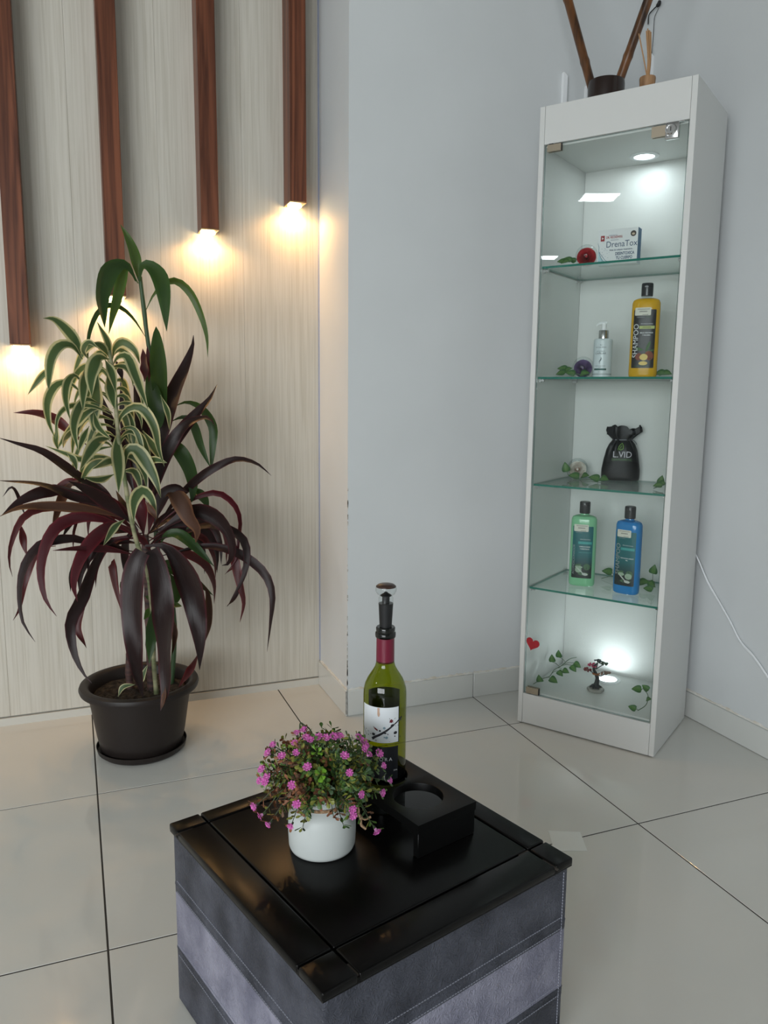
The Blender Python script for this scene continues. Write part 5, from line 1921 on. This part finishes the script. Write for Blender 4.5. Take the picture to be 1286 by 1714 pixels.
ivy('ivy sprig at the front right corner of the cabinet floor', S5(z5, [(892, 640, 0.05), (945, 605, 0.06), (965, 560, 0.08), (960, 520, 0.10), (935, 490, 0.12)]),
    T5(z5, [(882, 488, 0.12, 0.029, 185), (945, 476, 0.13, 0.024, 150), (850, 632, 0.045, 0.024, 170), (972, 560, 0.08, 0.018, 20)]), FLZ)
ivy('ivy sprig behind the blue shampoo bottle', S5(z4, [(680, 795, 0.24), (790, 770, 0.25), (900, 775, 0.26), (1040, 800, 0.22), (1160, 825, 0.20)]),
    T5(z4, [(730, 735, 0.25, 0.033, 175), (1152, 710, 0.20, 0.030, 80), (1068, 830, 0.20, 0.032, 10), (1135, 850, 0.19, 0.026, -30), (1098, 902, 0.17, 0.028, 180)]), SHZ[3])
ivy('ivy sprig curling under the cream white rose', S5(z3, [(250, 640, 0.212), (340, 690, 0.208), (470, 690, 0.21), (540, 700, 0.20), (620, 690, 0.22)]),
    T5(z3, [(218, 560, 0.212, 0.032, 105), (310, 672, 0.20, 0.034, 175), (430, 680, 0.22, 0.030, 10), (515, 735, 0.17, 0.034, 170), (625, 732, 0.18, 0.030, -5)]), SHZ[2])
ivy('ivy sprig at the right end of the third shelf', S5(z3, [(1130, 780, 0.10), (1180, 760, 0.12), (1215, 730, 0.14)]),
    T5(z3, [(1170, 772, 0.11, 0.026, 190), (1200, 740, 0.13, 0.026, 200), (1210, 690, 0.15, 0.026, 80)]), SHZ[2])
ivy('ivy sprig under the purple rose', S5(z2, [(130, 930, 0.12), (220, 915, 0.12), (320, 930, 0.112), (430, 940, 0.105)]),
    T5(z2, [(175, 882, 0.13, 0.030, 175), (235, 890, 0.125, 0.028, 20), (160, 930, 0.12, 0.032, 190), (250, 930, 0.11, 0.030, 170), (390, 938, 0.10, 0.030, 5)]), SHZ[1])
ivy('ivy sprig to the right of the amber bottle', S5(z2, [(1050, 940, 0.16), (1100, 918, 0.16), (1175, 935, 0.16)]),
    T5(z2, [(1085, 932, 0.15, 0.028, 190), (1125, 922, 0.16, 0.026, 20), (1160, 945, 0.15, 0.026, -10)]), SHZ[1])
ivy('ivy sprig beside the red rose', S5(z1, [(140, 385, 0.085), (220, 378, 0.10), (300, 370, 0.115)]),
    T5(z1, [(165, 382, 0.085, 0.026, 175), (225, 362, 0.10, 0.026, 160), (270, 368, 0.115, 0.024, 150), (200, 385, 0.075, 0.024, 200)]), SHZ[0])

# ------------------------------------------------------------------ things on top of the cabinet
tp_ = empty('bamboo_pot', cw(0.130, 0.150, CH), CA, 'low dark brown round pot on top of the cabinet', 'pot')
b = MB()
b.lathe([(0.045, 0.0005), (0.049, 0.003), (0.0505, 0.02), (0.0505, 0.076), (0.049, 0.0855), (0.047, 0.0865), (0.044, 0.083), (0.0435, 0.02)], 48)
b.build('pot_body', mat('dark_brown_lacquer', srgb(40, 28, 24), 0.25), tp_, smooth=45)
M_BAM = mat('brown_bamboo', srgb(92, 58, 34), 0.35)
noise_mix(M_BAM, srgb(36, 22, 14), srgb(120, 76, 38), scale=(40, 40, 3), nscale=1.6, detail=4, lo=0.3, hi=0.7)


def bamboo(p0, p1, label):
    b = MB()
    a, c = Vector(p0), Vector(p1)
    o = empty('bamboo_cane', cw(a.x, a.y, a.z), CA, label, 'bamboo cane', 'bamboo canes in the brown pot')
    n = 60
    L_ = (c-a).length
    pts, rad = [], []
    for k in range(n+1):
        s = L_*k/n
        d = abs(((s+0.06) % 0.19)-0.095)
        pts.append((c-a)*(k/n))
        rad.append(0.0125*(1.12 if d > 0.092 else (0.97 if d > 0.086 else 1.0)))
    b.tube(pts, rad, 14)
    b.build('cane', M_BAM, o, smooth=40)


bamboo((0.110, 0.138, CH+0.022), (-0.116, 0.138, CH+0.70), 'bamboo cane leaning to the left out of the brown pot')
bamboo((0.138, 0.166, CH+0.022), (0.380, 0.166, CH+0.70), 'bamboo cane leaning to the right out of the brown pot')
df = empty('reed_diffuser', cw(0.252, 0.130, CH), CA, 'small wooden reed diffuser on top of the cabinet', 'reed diffuser')
M_PALEW = mat('pale_wood', srgb(150, 112, 76), 0.6)
noise_mix(M_PALEW, srgb(122, 88, 58), srgb(172, 132, 94), scale=(30, 30, 4), nscale=2, detail=3)
b = MB()
b.lathe([(0.0165, 0.0005), (0.0175, 0.004), (0.0205, 0.050), (0.0215, 0.062), (0.0205, 0.066), (0.0100, 0.0665)], 32)
b.build('wooden_jar', M_PALEW, df, smooth=45)
for k in range(7):
    b = MB()
    a = 2*pi*k/7
    if k == 0:
        pts = [(0, 0, 0.060), (-0.012, 0.0, 0.11), (-0.030, -0.002, 0.182)]
    else:
        pts = [(0.003*cos(a), 0.003*sin(a), 0.060), (0.002+0.004*cos(a), 0.004*sin(a), 0.11), (-0.004+0.0065*cos(a), 0.006*sin(a), 0.185+0.004*cos(3*a))]
    b.tube(catmull(pts, 8), 0.0017, 6)
    b.build('reed', mat('reed', srgb(176, 136, 96), 0.7), df, smooth=50)

# ------------------------------------------------------------------ wiring on the walls
def strip(name, x0, x1, y0, y1, z0, z1, label, cut):
    mb = MB()
    mb.v = [(x0, y0, z0), (x1, y0, z0), (x1, y1, z0), (x0, y1, z0), (x0, y0, z1), (x1, y0, z1-cut), (x1, y1, z1-cut), (x0, y1, z1)]
    mb.f = [(0, 3, 2, 1), (4, 5, 6, 7), (0, 1, 5, 4), (1, 2, 6, 5), (2, 3, 7, 6), (3, 0, 4, 7)]
    mb.m = [0]*6
    o = mb.build(name, M_WPLASTIC)
    return setp(o, label, 'cable cover', 'white cable covers behind the cabinet')


strip('cable_cover', 1.468, 1.482, YC-0.012, YC-0.0003, 1.55, 1.999, 'white plastic cable cover on the wall left of the bamboo pot', 0.010)
strip('cable_cover', 1.553, 1.566, YC-0.012, YC-0.0003, 1.55, 1.972, 'white plastic cable cover just beside the bamboo pot', 0.004)
strip('cable_cover', XR-0.012, XR-0.0003, YC-0.036, YC-0.020, 1.55, 2.092, 'white plastic cable cover in the wall corner behind the reed diffuser', 0.008)
b = MB()
b.tube(catmull([(XR-0.004, YC-0.028, 2.08), (XR-0.004, YC-0.030, 2.15), (XR-0.004, YC-0.030, 2.195), (XR-0.005, YC-0.038, 2.208), (XR-0.006, YC-0.050, 2.218)], 16), 0.0011, 6)
setp(b.build('wall_cable', mat('grey_wire', srgb(86, 86, 88), 0.6), smooth=60), 'thin grey wire running down the wall corner', 'cable')
b = MB()
b.tube(catmull([(XR-0.006, YC-0.004, 2.19), (XR-0.008, YC-0.008, 2.215), (XR-0.010, YC-0.030, 2.222), (XR-0.010, YC-0.048, 2.226)], 12), 0.0018, 6)
b.tube(catmull([(XR-0.0105, YC-0.046, 2.226), (XR-0.011, YC-0.055, 2.226), (XR-0.011, YC-0.060, 2.236)], 8), [0.003, 0.005, 0.006, 0.006, 0.006, 0.006, 0.0055, 0.005, 0.004], 8)
setp(b.build('cable_hook', M_RUBBER, smooth=60), 'black cable end sticking out of the wall near the corner', 'cable')
b = MB()
CP = [(1172, 915), (1165, 930), (1185, 975), (1205, 1010), (1222, 1040), (1240, 1075), (1262, 1100), (1286, 1135), (1320, 1190), (1345, 1236)]
pts = []
for i, (x, y) in enumerate(CP):
    d = ray(x, y)
    tt = (XR-(0.012 if i in (0, 1) else 0.006))/d.x
    pts.append(CAM+d*tt)
pts[0] = Vector((XR-0.012, 1.90, 0.56))
cvp = catmull(pts, 60)
b.tube(cvp, 0.0024, 6)
b.tube([p+Vector((-0.0015, 0, 0.0046)) for p in cvp], 0.0024, 6)
setp(b.build('power_cord', M_WPLASTIC, smooth=60), 'white twin power cord hanging across the right wall from behind the cabinet', 'power cord')

# ------------------------------------------------------------------ scrap of tape on the floor
b = MB()
q = [at_z(x, y, 0.0) for x, y in ((918, 1391), (971.5, 1393), (983.5, 1424.5), (928, 1424.5))]
b.prism([(p.x, p.y) for p in reversed(q)], 0.0003, 0.0009)
setp(b.build('paper_scrap', M_PAPERT), 'thin translucent white paper scrap on the floor beside the ottoman', 'paper')
